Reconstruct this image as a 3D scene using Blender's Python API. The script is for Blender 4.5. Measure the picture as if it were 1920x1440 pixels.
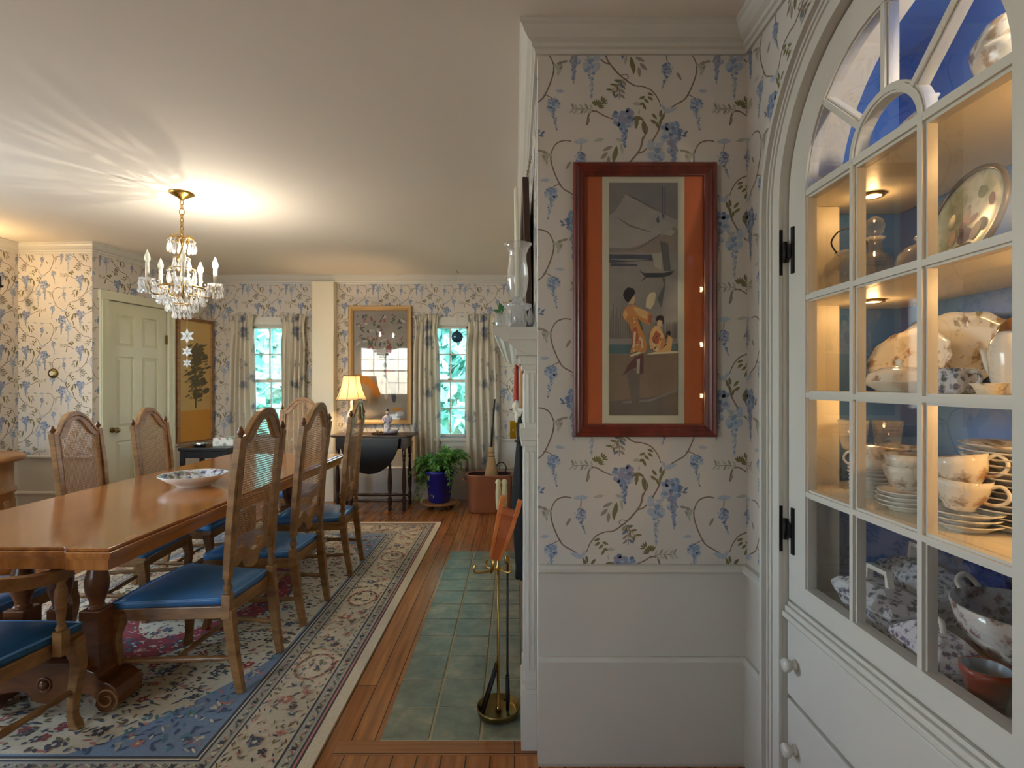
import bpy, bmesh, math, random
from mathutils import Vector, Matrix, Euler
R = math.radians
rnd = random.Random(7)
S = bpy.context.scene
COL = S.collection
for o in list(bpy.data.objects):
    bpy.data.objects.remove(o)

# ------------------------------------------------------------------ camera, sky, daylight, exposure
EYE, F, VX = 1.30, 1000.0, 965.0          # eye height, focal length in px (1920 wide), vanishing point x
cam = bpy.data.cameras.new('camera'); cam.sensor_width = 36.0; cam.lens = 36.0 * F / 1920.0
cam.shift_x = -(VX - 960.0) / 1920.0; cam.clip_start = 0.02; cam.clip_end = 200
co = bpy.data.objects.new('camera', cam); COL.objects.link(co)
co.location = (0, 0, EYE); co.rotation_euler = (R(90), 0, 0); S.camera = co

S.view_settings.view_transform = 'Standard'; S.view_settings.look = 'None'
S.view_settings.gamma = 1.0; S.view_settings.use_curve_mapping = False
S.view_settings.exposure = 0.92
S.cycles.max_bounces = 10; S.cycles.diffuse_bounces = 5; S.cycles.glossy_bounces = 4
S.cycles.transmission_bounces = 8; S.cycles.transparent_max_bounces = 24
S.cycles.sample_clamp_indirect = 6.0; S.cycles.caustics_reflective = False; S.cycles.caustics_refractive = False
S.cycles.use_denoising = True

w = bpy.data.worlds.new('sky'); S.world = w; w.use_nodes = True
nt = w.node_tree; nt.nodes.clear()
sky = nt.nodes.new('ShaderNodeTexSky'); sky.sky_type = 'NISHITA'; sky.sun_disc = False
sky.sun_elevation = R(50); sky.sun_rotation = R(180)
bgn = nt.nodes.new('ShaderNodeBackground'); bgn.inputs[1].default_value = 1.5
wo = nt.nodes.new('ShaderNodeOutputWorld')
nt.links.new(sky.outputs[0], bgn.inputs[0]); nt.links.new(bgn.outputs[0], wo.inputs[0])

def light(name, kind, loc, energy, color, rot=(0, 0, 0), **k):
    l = bpy.data.lights.new(name, kind); l.energy = energy; l.color = color
    for a, b in k.items(): setattr(l, a, b)
    o = bpy.data.objects.new(name, l); COL.objects.link(o); o.location = loc; o.rotation_euler = rot
    return o
light('sun', 'SUN', (0, -10, 12), 2.6, (1.0, .97, .9), (R(50), 0, R(68)), angle=R(6))
YB = -2.3                                   # wall behind the camera; daylight comes in through its windows
BACKWIN = [(-4.15, -2.75)]
for i, (a, b) in enumerate(BACKWIN):
    light('daylight_window', 'AREA', ((a + b) / 2, YB - .12, 1.65), 28, (.80, .90, 1.0), (R(90), 0, 0),
          shape='RECTANGLE', size=b - a, size_y=1.3)
SIDEWIN = (1.75, 3.25)                       # window in the far side wall, out of the picture
light('daylight_window', 'AREA', (-4.31 - .12, 2.5, 1.65), 33, (.76, .88, 1.0), (R(90), 0, R(-90)), shape='RECTANGLE', size=1.5, size_y=1.3)

# ------------------------------------------------------------------ helpers
def px(x, y, Y):
    return ((x - VX) * Y / F, Y, EYE - (y - 720) * Y / F)

class MB:
    def __init__(s): s.v = []; s.f = []; s.m = []; s.s = []
    def add(s, vs, fs, mat=0, smooth=False, M=None):
        b = len(s.v)
        for p in vs:
            s.v.append(tuple(M @ Vector(p)) if M is not None else tuple(p))
        for f in fs:
            s.f.append(tuple(b + i for i in f)); s.m.append(mat); s.s.append(smooth)
    def box(s, x0, x1, y0, y1, z0, z1, mat=0, M=None):
        s.add([(x0,y0,z0),(x1,y0,z0),(x1,y1,z0),(x0,y1,z0),(x0,y0,z1),(x1,y0,z1),(x1,y1,z1),(x0,y1,z1)],
              [(0,3,2,1),(4,5,6,7),(0,1,5,4),(1,2,6,5),(2,3,7,6),(3,0,4,7)], mat, False, M)
    def quad(s, a, b, c, d, mat=0): s.add([a, b, c, d], [(0,1,2,3)], mat)
    def poly(s, pts, mat=0, M=None): s.add(pts, [tuple(range(len(pts)))], mat, False, M)
    def prism(s, pts, fn, t0, t1, mat=0, smooth=False):
        """outline pts (u,v) extruded from t0 to t1; fn(u,v,t)->xyz"""
        n = len(pts)
        vs = [fn(u, v, t0) for u, v in pts] + [fn(u, v, t1) for u, v in pts]
        fs = [tuple(range(n))[::-1], tuple(range(n, 2*n))] + [(i, (i+1) % n, n+(i+1) % n, n+i) for i in range(n)]
        s.add(vs, fs, mat, smooth)
    def ring(s, outer, inner, fn, t0, t1, mat=0, closed=True):
        n = len(outer)
        vs = [fn(u, v, t) for t in (t0, t1) for L in (outer, inner) for u, v in L]
        fs = []
        for i in range(n if closed else n-1):
            j = (i+1) % n
            fs += [(i, j, n+j, n+i), (2*n+i, 3*n+i, 3*n+j, 2*n+j), (i, 2*n+i, 2*n+j, j), (n+i, n+j, 3*n+j, 3*n+i)]
        if not closed:
            fs += [(0, n, 3*n, 2*n), (n-1, 2*n+n-1, 3*n+n-1, n+n-1)]
        s.add(vs, fs, mat)
    def lathe(s, prof, seg=24, mat=0, M=None, mod=None, smooth=True, sx=1, sy=1):
        """prof [(r,z)]; mod(theta,r)->factor"""
        vs, idx = [], []
        for r, z in prof:
            if r < 1e-6: idx.append([len(vs)]); vs.append((0, 0, z)); continue
            row = []
            for k in range(seg):
                a = 2*math.pi*k/seg; q = r*(mod(a, r) if mod else 1)
                row.append(len(vs)); vs.append((q*math.cos(a)*sx, q*math.sin(a)*sy, z))
            idx.append(row)
        fs = []
        for A, B in zip(idx, idx[1:]):
            for k in range(seg):
                k2 = (k+1) % seg
                if len(A) == 1 and len(B) == 1: continue
                if len(A) == 1: fs.append((A[0], B[k2], B[k]))
                elif len(B) == 1: fs.append((A[k], A[k2], B[0]))
                else: fs.append((A[k], A[k2], B[k2], B[k]))
        s.add(vs, fs, mat, smooth, M)
    def ball(s, c, r, seg=10, mat=0, rz=None):
        rz = rz or r
        s.lathe([(r*math.sin(math.pi*i/6) if 0 < i < 6 else 0, -rz*math.cos(math.pi*i/6)) for i in range(7)], seg, mat, Matrix.Translation(c))
    def tube(s, pts, r, seg=8, mat=0, closed=False, sec=None, up=(0,0,1), smooth=True):
        """round tube (r number or list) or swept section: sec = list of per-point (a,b) half sizes, square section"""
        P = [Vector(p) for p in pts]; n = len(P); rows = []; vs = []
        prev = None
        for i, p in enumerate(P):
            if closed: t = P[(i+1) % n] - P[i-1]
            else: t = P[min(i+1, n-1)] - P[max(i-1, 0)]
            t = t.normalized() if t.length > 1e-9 else Vector((0, 0, 1))
            if prev is None:
                u = Vector(up)
                if abs(u.dot(t)) > .95: u = Vector((1, 0, 0)) if abs(t.x) < .9 else Vector((0, 1, 0))
                a = u.cross(t).normalized()
            else:
                a = prev - t*prev.dot(t)
                a = a.normalized() if a.length > 1e-6 else t.orthogonal().normalized()
            prev = a; b = t.cross(a)
            row = []
            if sec is not None:
                h, k = sec[i] if isinstance(sec, list) else sec
                for q in ((h, k), (-h, k), (-h, -k), (h, -k)):
                    row.append(len(vs)); vs.append(p + a*q[0] + b*q[1])
            else:
                q = r[i] if isinstance(r, (list, tuple)) else r
                for j in range(seg):
                    an = 2*math.pi*j/seg
                    row.append(len(vs)); vs.append(p + a*(q*math.cos(an)) + b*(q*math.sin(an)))
            rows.append(row)
        m = len(rows[0]); fs = []
        for i in range(n if closed else n-1):
            A, B = rows[i], rows[(i+1) % n]
            for j in range(m):
                fs.append((A[j], A[(j+1) % m], B[(j+1) % m], B[j]))
        if not closed: fs += [tuple(rows[0][::-1]), tuple(rows[-1])]
        s.add(vs, fs, mat, smooth and sec is None)
    def build(s, name, mats, parent=None, loc=(0,0,0), rot=(0,0,0), bevel=0, fix=True):
        me = bpy.data.meshes.new(name); me.from_pydata(s.v, [], s.f)
        for m in (mats if isinstance(mats, (list, tuple)) else [mats]): me.materials.append(m)
        me.polygons.foreach_set('material_index', s.m); me.polygons.foreach_set('use_smooth', s.s)
        if fix:
            bm = bmesh.new(); bm.from_mesh(me); bmesh.ops.recalc_face_normals(bm, faces=bm.faces); bm.to_mesh(me); bm.free()
        me.update()
        o = bpy.data.objects.new(name, me); COL.objects.link(o)
        o.location = loc; o.rotation_euler = rot
        if parent is not None: o.parent = parent
        if bevel:
            b = o.modifiers.new('bevel', 'BEVEL'); b.width = bevel; b.segments = 2; b.limit_method = 'ANGLE'; b.angle_limit = R(40)
        return o

def tag(o, label, cat, group=None, kind=None):
    o['label'] = label; o['category'] = cat
    if group: o['group'] = group
    if kind: o['kind'] = kind
    return o
def thing(name, label, cat, loc=(0,0,0), rz=0, group=None):
    o = bpy.data.objects.new(name, None); COL.objects.link(o); o.empty_display_size = .1
    o.location = loc; o.rotation_euler = (0, 0, rz)
    return tag(o, label, cat, group)
def struct(o): o['kind'] = 'structure'; return o
def dup(root, loc, rz, label, scale=None):
    def cp(o, par):
        c = o.copy(); COL.objects.link(c)
        if par is not None: c.parent = par
        for ch in o.children: cp(ch, c)
        return c
    r = cp(root, None); r.location = loc; r.rotation_euler = (0, 0, rz); r['label'] = label
    if scale: r.scale = scale
    return r
def smoothpath(P, k=6, closed=False):
    out = []; n = len(P)
    for i in range(n if closed else n-1):
        g = lambda j: P[j % n] if closed else P[min(max(j, 0), n-1)]
        p0, p1, p2, p3 = g(i-1), g(i), g(i+1), g(i+2)
        for t in range(k):
            t /= k
            out.append(tuple(.5*((2*b)+(-a+c)*t+(2*a-5*b+4*c-d)*t*t+(-a+3*b-3*c+d)*t**3) for a, b, c, d in zip(p0, p1, p2, p3)))
    if not closed: out.append(tuple(P[-1]))
    return out
def lerp(T, x):
    for (a, b), (c, d) in zip(T, T[1:]):
        if x <= c: return b + (d-b)*max(0, min(1, (x-a)/(c-a)))
    return T[-1][1]

# ------------------------------------------------------------------ materials
def srgb(r, g, b):
    return tuple((c/255/12.92 if c <= 10.3 else ((c/255+.055)/1.055)**2.4) for c in (r, g, b)) + (1,)
def N(nt, t, **k):
    n = nt.nodes.new(t)
    for a, b in k.items():
        if a.startswith('i_'):
            n.inputs[a[2:].replace('_', ' ')].default_value = b
        else: setattr(n, a, b)
    return n
def newmat(name):
    m = bpy.data.materials.new(name); m.use_nodes = True; nt = m.node_tree
    b = nt.nodes['Principled BSDF']; return m, nt, b
def coords(nt, scale=(1,1,1), rot=(0,0,0), kind='Object'):
    tc = N(nt, 'ShaderNodeTexCoord'); mp = N(nt, 'ShaderNodeMapping')
    mp.inputs['Scale'].default_value = scale; mp.inputs['Rotation'].default_value = rot
    nt.links.new(tc.outputs[kind], mp.inputs['Vector']); return mp.outputs[0]
def mixc(nt, fac, a, b):
    n = N(nt, 'ShaderNodeMix', data_type='RGBA')
    for s, v in ((n.inputs[0], fac), (n.inputs[6], a), (n.inputs[7], b)):
        if hasattr(v, 'links') or hasattr(v, 'is_linked'): nt.links.new(v, s)
        else: s.default_value = v
    return n.outputs[2]
def ramp(nt, src, stops):
    r = N(nt, 'ShaderNodeValToRGB'); e = r.color_ramp.elements
    while len(e) < len(stops): e.new(.5)
    for q, (p, c) in zip(e, stops): q.position = p; q.color = c if len(c) == 4 else c + (1,)
    nt.links.new(src, r.inputs[0]); return r.outputs[0]
BW0, BW1 = (0,0,0,1), (1,1,1,1)
def shade(c, k): return tuple(min(1, x*k) for x in c[:3]) + (1,)
def pm(name, col, rough=.5, metal=0, var=.12, vs=12, bump=0, bs=60, spec=.5, coat=0, sheen=0, trans=0):
    """painted / metal / cloth surface with a slow noise variation and optional bump"""
    m, nt, b = newmat(name); v = coords(nt)
    n = N(nt, 'ShaderNodeTexNoise'); n.inputs['Scale'].default_value = vs; n.inputs['Detail'].default_value = 3
    nt.links.new(v, n.inputs['Vector'])
    nt.links.new(mixc(nt, n.outputs[0], shade(col, 1-var), shade(col, 1+var)), b.inputs['Base Color'])
    b.inputs['Roughness'].default_value = rough; b.inputs['Metallic'].default_value = metal
    b.inputs['Specular IOR Level'].default_value = spec; b.inputs['Coat Weight'].default_value = coat
    b.inputs['Sheen Weight'].default_value = sheen
    if trans:
        out = nt.nodes['Material Output']; t = N(nt, 'ShaderNodeBsdfTranslucent'); t.inputs[0].default_value = col
        mx = N(nt, 'ShaderNodeMixShader'); mx.inputs[0].default_value = trans
        nt.links.new(b.outputs[0], mx.inputs[1]); nt.links.new(t.outputs[0], mx.inputs[2]); nt.links.new(mx.outputs[0], out.inputs[0])
    if bump:
        n2 = N(nt, 'ShaderNodeTexNoise'); n2.inputs['Scale'].default_value = bs; nt.links.new(v, n2.inputs['Vector'])
        bp = N(nt, 'ShaderNodeBump'); bp.inputs['Strength'].default_value = bump; bp.inputs['Distance'].default_value = .01
        nt.links.new(n2.outputs[0], bp.inputs['Height']); nt.links.new(bp.outputs[0], b.inputs['Normal'])
    return m
def wood(name, c1, c2, rough=.35, sc=(3, 3, 30), coat=0, spec=.5):
    m, nt, b = newmat(name); v = coords(nt, sc)
    n = N(nt, 'ShaderNodeTexNoise'); n.inputs['Scale'].default_value = 1.6; n.inputs['Detail'].default_value = 6
    n.inputs['Distortion'].default_value = .6; nt.links.new(v, n.inputs['Vector'])
    nt.links.new(ramp(nt, n.outputs[0], [(.3, c1), (.7, c2)]), b.inputs['Base Color'])
    b.inputs['Roughness'].default_value = rough; b.inputs['Coat Weight'].default_value = coat; b.inputs['Coat Roughness'].default_value = .12
    b.inputs['Specular IOR Level'].default_value = spec
    return m
def clear(name, tint=(1,1,1,1), refl=1.0, ior=1.45, gloss=.02):
    """thin glass: see-through with a Fresnel reflection"""
    m, nt, b = newmat(name); nt.nodes.remove(b); out = nt.nodes['Material Output']
    t = N(nt, 'ShaderNodeBsdfTransparent'); t.inputs[0].default_value = tint
    g = N(nt, 'ShaderNodeBsdfGlossy'); g.inputs['Roughness'].default_value = gloss
    fr = N(nt, 'ShaderNodeFresnel'); fr.inputs[0].default_value = ior
    mu = N(nt, 'ShaderNodeMath', operation='MULTIPLY', use_clamp=True); mu.inputs[1].default_value = refl
    mx = N(nt, 'ShaderNodeMixShader')
    nt.links.new(fr.outputs[0], mu.inputs[0]); nt.links.new(mu.outputs[0], mx.inputs[0])
    nt.links.new(t.outputs[0], mx.inputs[1]); nt.links.new(g.outputs[0], mx.inputs[2]); nt.links.new(mx.outputs[0], out.inputs[0])
    return m
def crystal(name):
    m, nt, b = newmat(name); nt.nodes.remove(b); out = nt.nodes['Material Output']
    t = N(nt, 'ShaderNodeBsdfTransparent'); t.inputs[0].default_value = (.93, .93, .93, 1)
    g = N(nt, 'ShaderNodeBsdfGlossy'); g.inputs['Roughness'].default_value = .08
    d = N(nt, 'ShaderNodeBsdfTranslucent'); d.inputs[0].default_value = (.95, .95, .95, 1)
    m1 = N(nt, 'ShaderNodeMixShader'); m1.inputs[0].default_value = .5
    m2 = N(nt, 'ShaderNodeMixShader'); m2.inputs[0].default_value = .5
    nt.links.new(g.outputs[0], m1.inputs[2]); nt.links.new(t.outputs[0], m1.inputs[1])
    nt.links.new(m1.outputs[0], m2.inputs[1]); nt.links.new(d.outputs[0], m2.inputs[2]); nt.links.new(m2.outputs[0], out.inputs[0])
    return m
def glassy(name, tint, gl, df, rough=.06):
    """cut glass: mostly see-through, with sparkle and a little scattered light"""
    m, nt, b = newmat(name); nt.nodes.remove(b); out = nt.nodes['Material Output']
    t = N(nt, 'ShaderNodeBsdfTransparent'); t.inputs[0].default_value = tint
    g = N(nt, 'ShaderNodeBsdfGlossy'); g.inputs['Roughness'].default_value = rough
    d = N(nt, 'ShaderNodeBsdfTranslucent'); d.inputs[0].default_value = tint
    lw = N(nt, 'ShaderNodeLayerWeight'); lw.inputs[0].default_value = .35
    mu = N(nt, 'ShaderNodeMath', operation='MULTIPLY', use_clamp=True); mu.inputs[1].default_value = gl; nt.links.new(lw.outputs['Facing'], mu.inputs[0])
    m1 = N(nt, 'ShaderNodeMixShader'); m2 = N(nt, 'ShaderNodeMixShader'); m2.inputs[0].default_value = df
    nt.links.new(mu.outputs[0], m1.inputs[0]); nt.links.new(t.outputs[0], m1.inputs[1]); nt.links.new(g.outputs[0], m1.inputs[2])
    nt.links.new(m1.outputs[0], m2.inputs[1]); nt.links.new(d.outputs[0], m2.inputs[2]); nt.links.new(m2.outputs[0], out.inputs[0]); return m
def spotted(name, base, cols, scale, lo=.25, hi=.38, rough=.12, cover=.5, spec=.5, tr=0):
    """white china or cloth with sprigs: Voronoi cells broken by noise"""
    m, nt, b = newmat(name); v = coords(nt)
    vo = N(nt, 'ShaderNodeTexVoronoi'); vo.inputs['Scale'].default_value = scale; nt.links.new(v, vo.inputs['Vector'])
    no = N(nt, 'ShaderNodeTexNoise'); no.inputs['Scale'].default_value = scale*3; no.inputs['Detail'].default_value = 2; nt.links.new(v, no.inputs['Vector'])
    ad = N(nt, 'ShaderNodeMath', operation='ADD'); nt.links.new(vo.outputs['Distance'], ad.inputs[0])
    sb = N(nt, 'ShaderNodeMath', operation='MULTIPLY_ADD'); sb.inputs[1].default_value = 1.1; sb.inputs[2].default_value = -.55
    nt.links.new(no.outputs[0], sb.inputs[0]); nt.links.new(sb.outputs[0], ad.inputs[1])
    mask = ramp(nt, ad.outputs[0], [(lo, BW1), (hi, BW0)])
    sp = N(nt, 'ShaderNodeSeparateColor'); nt.links.new(vo.outputs['Color'], sp.inputs[0])
    on = ramp(nt, sp.outputs[0], [(cover-.01, BW1), (cover+.01, BW0)])
    mm = N(nt, 'ShaderNodeMath', operation='MULTIPLY'); nt.links.new(mask, mm.inputs[0]); nt.links.new(on, mm.inputs[1])
    pc = ramp(nt, sp.outputs[1], [(i/len(cols)+.01, c) for i, c in enumerate(cols)])
    nt.links.new(mixc(nt, mm.outputs[0], base, pc), b.inputs['Base Color'])
    b.inputs['Roughness'].default_value = rough; b.inputs['Specular IOR Level'].default_value = spec
    if tr:
        out = nt.nodes['Material Output']; t = N(nt, 'ShaderNodeBsdfTranslucent'); t.inputs[0].default_value = base
        mx = N(nt, 'ShaderNodeMixShader'); mx.inputs[0].default_value = tr
        nt.links.new(b.outputs[0], mx.inputs[1]); nt.links.new(t.outputs[0], mx.inputs[2]); nt.links.new(mx.outputs[0], out.inputs[0])
    return m
def glow(name, col, st):
    m, nt, b = newmat(name); b.inputs['Emission Color'].default_value = col; b.inputs['Emission Strength'].default_value = st
    b.inputs['Base Color'].default_value = col; return m

def bulb_glow(name, col, st):
    """lit clear bulb: glowing, and its glass lets the filament's light out"""
    m, nt, b = newmat(name); nt.nodes.remove(b); e = N(nt, 'ShaderNodeEmission'); e.inputs[0].default_value = col; e.inputs[1].default_value = st
    t = N(nt, 'ShaderNodeBsdfTransparent'); a = N(nt, 'ShaderNodeAddShader')
    nt.links.new(e.outputs[0], a.inputs[0]); nt.links.new(t.outputs[0], a.inputs[1]); nt.links.new(a.outputs[0], nt.nodes['Material Output'].inputs[0]); return m

def plank(name, rot, c1, c2, cm, w=.085, L=1.6, rough=.2):
    m, nt, b = newmat(name); v = coords(nt, (1,1,1), (0,0,rot))
    br = N(nt, 'ShaderNodeTexBrick'); br.inputs['Scale'].default_value = 1; br.inputs['Mortar Size'].default_value = .0022
    br.inputs['Brick Width'].default_value = L; br.inputs['Row Height'].default_value = w
    br.inputs['Color1'].default_value = c1; br.inputs['Color2'].default_value = c2; br.inputs['Mortar'].default_value = cm
    nt.links.new(v, br.inputs['Vector'])
    v2 = coords(nt, (30, 1.5, 1) if rot else (1.5, 30, 1))
    n = N(nt, 'ShaderNodeTexNoise'); n.inputs['Scale'].default_value = 1.5; n.inputs['Detail'].default_value = 5; nt.links.new(v2, n.inputs['Vector'])
    g = ramp(nt, n.outputs[0], [(.25, (.55,.55,.55,1)), (.7, (1.1,1.1,1.1,1))])
    mx = N(nt, 'ShaderNodeMix', data_type='RGBA', blend_type='MULTIPLY'); mx.inputs[0].default_value = 1
    nt.links.new(br.outputs[0], mx.inputs[6]); nt.links.new(g, mx.inputs[7]); nt.links.new(mx.outputs[2], b.inputs['Base Color'])
    b.inputs['Roughness'].default_value = rough; b.inputs['Coat Weight'].default_value = .3
    bp = N(nt, 'ShaderNodeBump'); bp.inputs['Strength'].default_value = .4; bp.inputs['Distance'].default_value = .002
    iv = N(nt, 'ShaderNodeMath', operation='SUBTRACT'); iv.inputs[0].default_value = 1; nt.links.new(br.outputs[1], iv.inputs[1])
    nt.links.new(iv.outputs[0], bp.inputs['Height']); nt.links.new(bp.outputs[0], b.inputs['Normal'])
    return m

M_white = pm('white_paint', srgb(204, 200, 190), .38, var=.03, vs=4)
M_cream = pm('cream_paint', srgb(224, 214, 190), .4, var=.03, vs=4)
M_door = pm('pale_green_paint', srgb(212, 212, 188), .4, var=.03, vs=4)
M_ceil = pm('ceiling_plaster', srgb(232, 224, 212), .8, var=.04, vs=1.2, bump=.12, bs=9)
M_floor = plank('floor_boards', R(90), srgb(192, 128, 72), srgb(164, 102, 56), srgb(60, 30, 16), L=4.6)
M_board = plank('border_boards', 0, srgb(170, 112, 68), srgb(150, 94, 56), srgb(50, 24, 12), w=.0815, L=2.5)
M_oak = wood('chair_fruitwood', srgb(120, 84, 47), srgb(164, 120, 71), .33, (6, 6, 20))
M_table = wood('table_walnut', srgb(148, 88, 38), srgb(186, 122, 62), .16, (14, 1.6, 3), coat=.5)
M_tabledk = wood('trestle_walnut', srgb(84, 48, 24), srgb(124, 74, 38), .3, (5, 5, 16))
M_cane = pm('cane', srgb(176, 132, 84), .55, var=.15, vs=60)
M_blue = pm('blue_leather', srgb(72, 124, 178), .36, var=.07, vs=8, bump=.05, bs=120)
M_bluepipe = pm('blue_piping', srgb(92, 150, 206), .4)
M_black = pm('black_lacquer', srgb(22, 19, 18), .3)
M_darkwood = wood('dark_oak', srgb(38, 24, 18), srgb(66, 42, 30), .3, (4, 4, 18))
M_pine = wood('pine', srgb(128, 88, 46), srgb(162, 116, 66), .4, (8, 8, 3))
M_brass = pm('brass', srgb(176, 140, 74), .28, 1, var=.15)
M_olb = pm('dull_brass', srgb(128, 108, 64), .4, 1, var=.15)
M_iron = pm('iron', srgb(34, 31, 29), .5, .6)
M_copper = pm('copper', srgb(168, 112, 82), .36, .45, var=.22, vs=5)
M_glass = clear('window_glass', (.97, .99, .98, 1), .5)
M_cabglass = clear('cabinet_glass', (.985, .985, .98, 1), .22)
M_artglass = clear('picture_glass', (1, 1, 1, 1), 1.3)
M_artglass2 = clear('print_glass', (1, 1, 1, 1), .8)
M_clear = glassy('clear_glass', (.99, .99, .99, 1), .7, .17)
M_crys = crystal('crystal')
M_china = spotted('china_floral', srgb(228, 220, 204), [srgb(150,120,92), srgb(140,134,100), srgb(176,142,110)], 28, .2, .5, cover=.6)
M_chinaw = pm('china_white', srgb(226, 221, 210), .12, var=.03)
M_chinab = spotted('china_transfer', srgb(208, 208, 212), [srgb(62,66,92), srgb(92,78,96), srgb(60,72,80)], 60, .25, .6, cover=.85)
M_cabblue = pm('cabinet_blue_paint', srgb(76, 122, 188), .45, var=.05, vs=5)
M_slate = None
# ------------------------------------------------------------------ room dimensions
ZC = 2.515; YF = 6.0; YP = 1.826; XR = .795; XM = .08        # ceiling, window wall, print wall, cabinet wall, chimney face
XL = -4.31; YL = 4.63; LA = (-3.645, 4.602); LB = (-3.39, 6.0) # boxed corner on the far side and the wall with the door
RAIL = .68; SKIRT = .36

# floor: boards, a border of boards laid the other way, the sunken hearth is its own object
fb = MB(); fb.box(-4.6, 2.2, YB-.1, 6.3, -.1, 0, 0)
fb.box(-.64, 1.0, 1.866, 1.945, 0, .0015, 1)
struct(fb.build('floor', [M_floor, M_board]))
cb = MB(); cb.box(-4.6, 2.2, YB-.1, 6.3, ZC, ZC+.15); struct(cb.build('ceiling', M_ceil))

# ------------------------------------------------------------------ wallpaper: one repeat of a trailing wisteria print drawn as flat shapes
P_paper = pm('wallpaper_ground', srgb(206, 198, 188), .75, var=.02, vs=2)
P_cols = [('stem', (128, 110, 96)), ('olive', (120, 114, 76)), ('pale_leaf', (174, 172, 154)), ('lavender', (146, 146, 168)), ('blue', (130, 150, 178)),
          ('pale_blue', (170, 178, 190)), ('dark_blue', (108, 122, 150)), ('brown_leaf', (150, 140, 124))]
P_mats = [P_paper] + [pm('print_'+n, srgb(*c), .75, var=.1, vs=30) for n, c in P_cols]
def motif():
    g = random.Random(3); out = []
    def leaf(u, v, ang, L, wd, mat, lay=3):
        a = R(ang); c, s = math.cos(a), math.sin(a)
        sh = [(-.5, 0), (-.25, .42), (.05, .5), (.32, .28), (.5, 0), (.32, -.28), (.05, -.5), (-.25, -.42)]
        out.append(([(u + c*x*L - s*y*wd, v + s*x*L + c*y*wd) for x, y in sh], lay, mat))
    def blob(u, v, r, mat, lay=4, e=1.0):
        p = g.random()*6
        out.append(([(u + r*math.cos(p+k*2*math.pi/7)*g.uniform(.85, 1.1), v + e*r*math.sin(p+k*2*math.pi/7)*g.uniform(.85, 1.1)) for k in range(7)], lay, mat))
    def stem(P, w0, w1=None):
        P = smoothpath(P, 5); w1 = w1 or w0; n = len(P)
        L = []
        for i, p in enumerate(P):
            a, b = P[max(i-1, 0)], P[min(i+1, n-1)]; dx, dy = b[0]-a[0], b[1]-a[1]; d = math.hypot(dx, dy) or 1
            w_ = (w0 + (w1-w0)*i/n)*g.uniform(.8, 1.2); L.append(((p[0]-dy/d*w_, p[1]+dx/d*w_), (p[0]+dy/d*w_, p[1]-dx/d*w_)))
        for A, B in zip(L, L[1:]): out.append(([A[0], B[0], B[1], A[1]], 2, 1))
    def spray(u, v, ang, spread, n, L, wd, mat):
        for k in range(n):
            a = ang + spread*(k/(n-1)-.5)
            leaf(u + math.cos(R(a))*L*.75, v + math.sin(R(a))*L*.75, a, L, wd, mat)
    def pinnate(P, n, L, wd, mats):
        P = smoothpath(P, 6); stem(P[::6], 3)
        for k in range(n):
            i = int((len(P)-2)*(k+.6)/n); p, q = P[i], P[min(i+2, len(P)-1)]; a = math.degrees(math.atan2(q[1]-p[1], q[0]-p[0]))
            for sgn in (-1, 1):
                b = a + sgn*52; leaf(p[0] + math.cos(R(b))*L*.55, p[1] + math.sin(R(b))*L*.55, b, L, wd, mats[(k+(sgn > 0)) % len(mats)])
    def wisteria(u, v, wd, top, tail, mats, bend=0, wash=6):
        for k in range(9): blob(u + g.uniform(-.8, .8)*wd, v + g.uniform(-.6, .7)*top, wd*.42, wash, 1)
        for k in range(5):
            t = k/5; blob(u + bend*t + g.uniform(-.3, .3)*wd*(1-t), v + top + tail*t, wd*.30*(1-.5*t), wash, 1)
        for k in range(34):
            a = g.uniform(0, 6.3); q = math.sqrt(g.random())
            blob(u + q*wd*math.cos(a), v + q*top*math.sin(a), g.uniform(.14, .25)*wd, g.choice(mats), 4)
        for k in range(22):
            t = (k/22)**.9; blob(u + bend*t + g.uniform(-1, 1)*wd*.42*(1-t), v + top*.8 + tail*t, wd*g.uniform(.11, .19)*(1.1-.45*t), g.choice(mats), 4)
    stem([(800,60),(830,190),(910,300),(1000,390),(1130,480),(1230,495),(1330,540),(1400,630),(1435,720)], 11, 5)
    stem([(760,190),(800,225),(850,240)], 8)
    stem([(985,370),(1040,360),(1070,385),(1040,415),(1000,395)], 4)
    stem([(1608,110),(1680,100),(1768,130),(1818,200),(1838,290),(1818,400),(1758,550),(1700,640),(1600,700),(1500,770),(1440,850),(1420,960),(1340,1110)], 7, 8)
    stem([(1720,590),(1770,600),(1840,640)], 5); stem([(1690,650),(1620,690),(1560,720)], 5)
    stem([(600,930),(630,800),(700,772),(790,820),(890,860)], 10, 6)
    stem([(1190,830),(1255,910),(1285,980),(1250,1050),(1234,1092)], 7, 8)
    spray(712, 730, -62, 130, 8, 74, 22, 2); spray(760, 680, -40, 80, 4, 66, 20, 2)
    pinnate([(690,770),(600,745),(500,750),(430,740)], 5, 70, 24, [3, 3, 8])
    leaf(620, 880, 100, 80, 30, 8)
    pinnate([(1005,410),(930,490),(870,560)], 3, 80, 26, [2, 2]); pinnate([(1000,410),(975,500),(965,640)], 4, 78, 30, [8, 7, 8])
    for q in ((1318,580,20),(1315,628,35),(1272,658,40),(1225,620,160),(1250,722,65),(1215,690,170)): leaf(*q, 76, 32, 2)
    leaf(1160, 690, 180, 90, 42, 3)
    for q in ((1432,800,-80),(1362,830,50),(1352,890,35),(1432,885,-70),(1400,935,70),(1455,840,-60)): leaf(*q, 88, 34, 2)
    for q in ((1112,250,80,190,52),(1200,190,25,130,40),(1238,272,45,120,44),(1190,330,85,120,40),(1130,300,95,130,36)): leaf(*q, 2 if q[0] < 1150 else 8)
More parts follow.
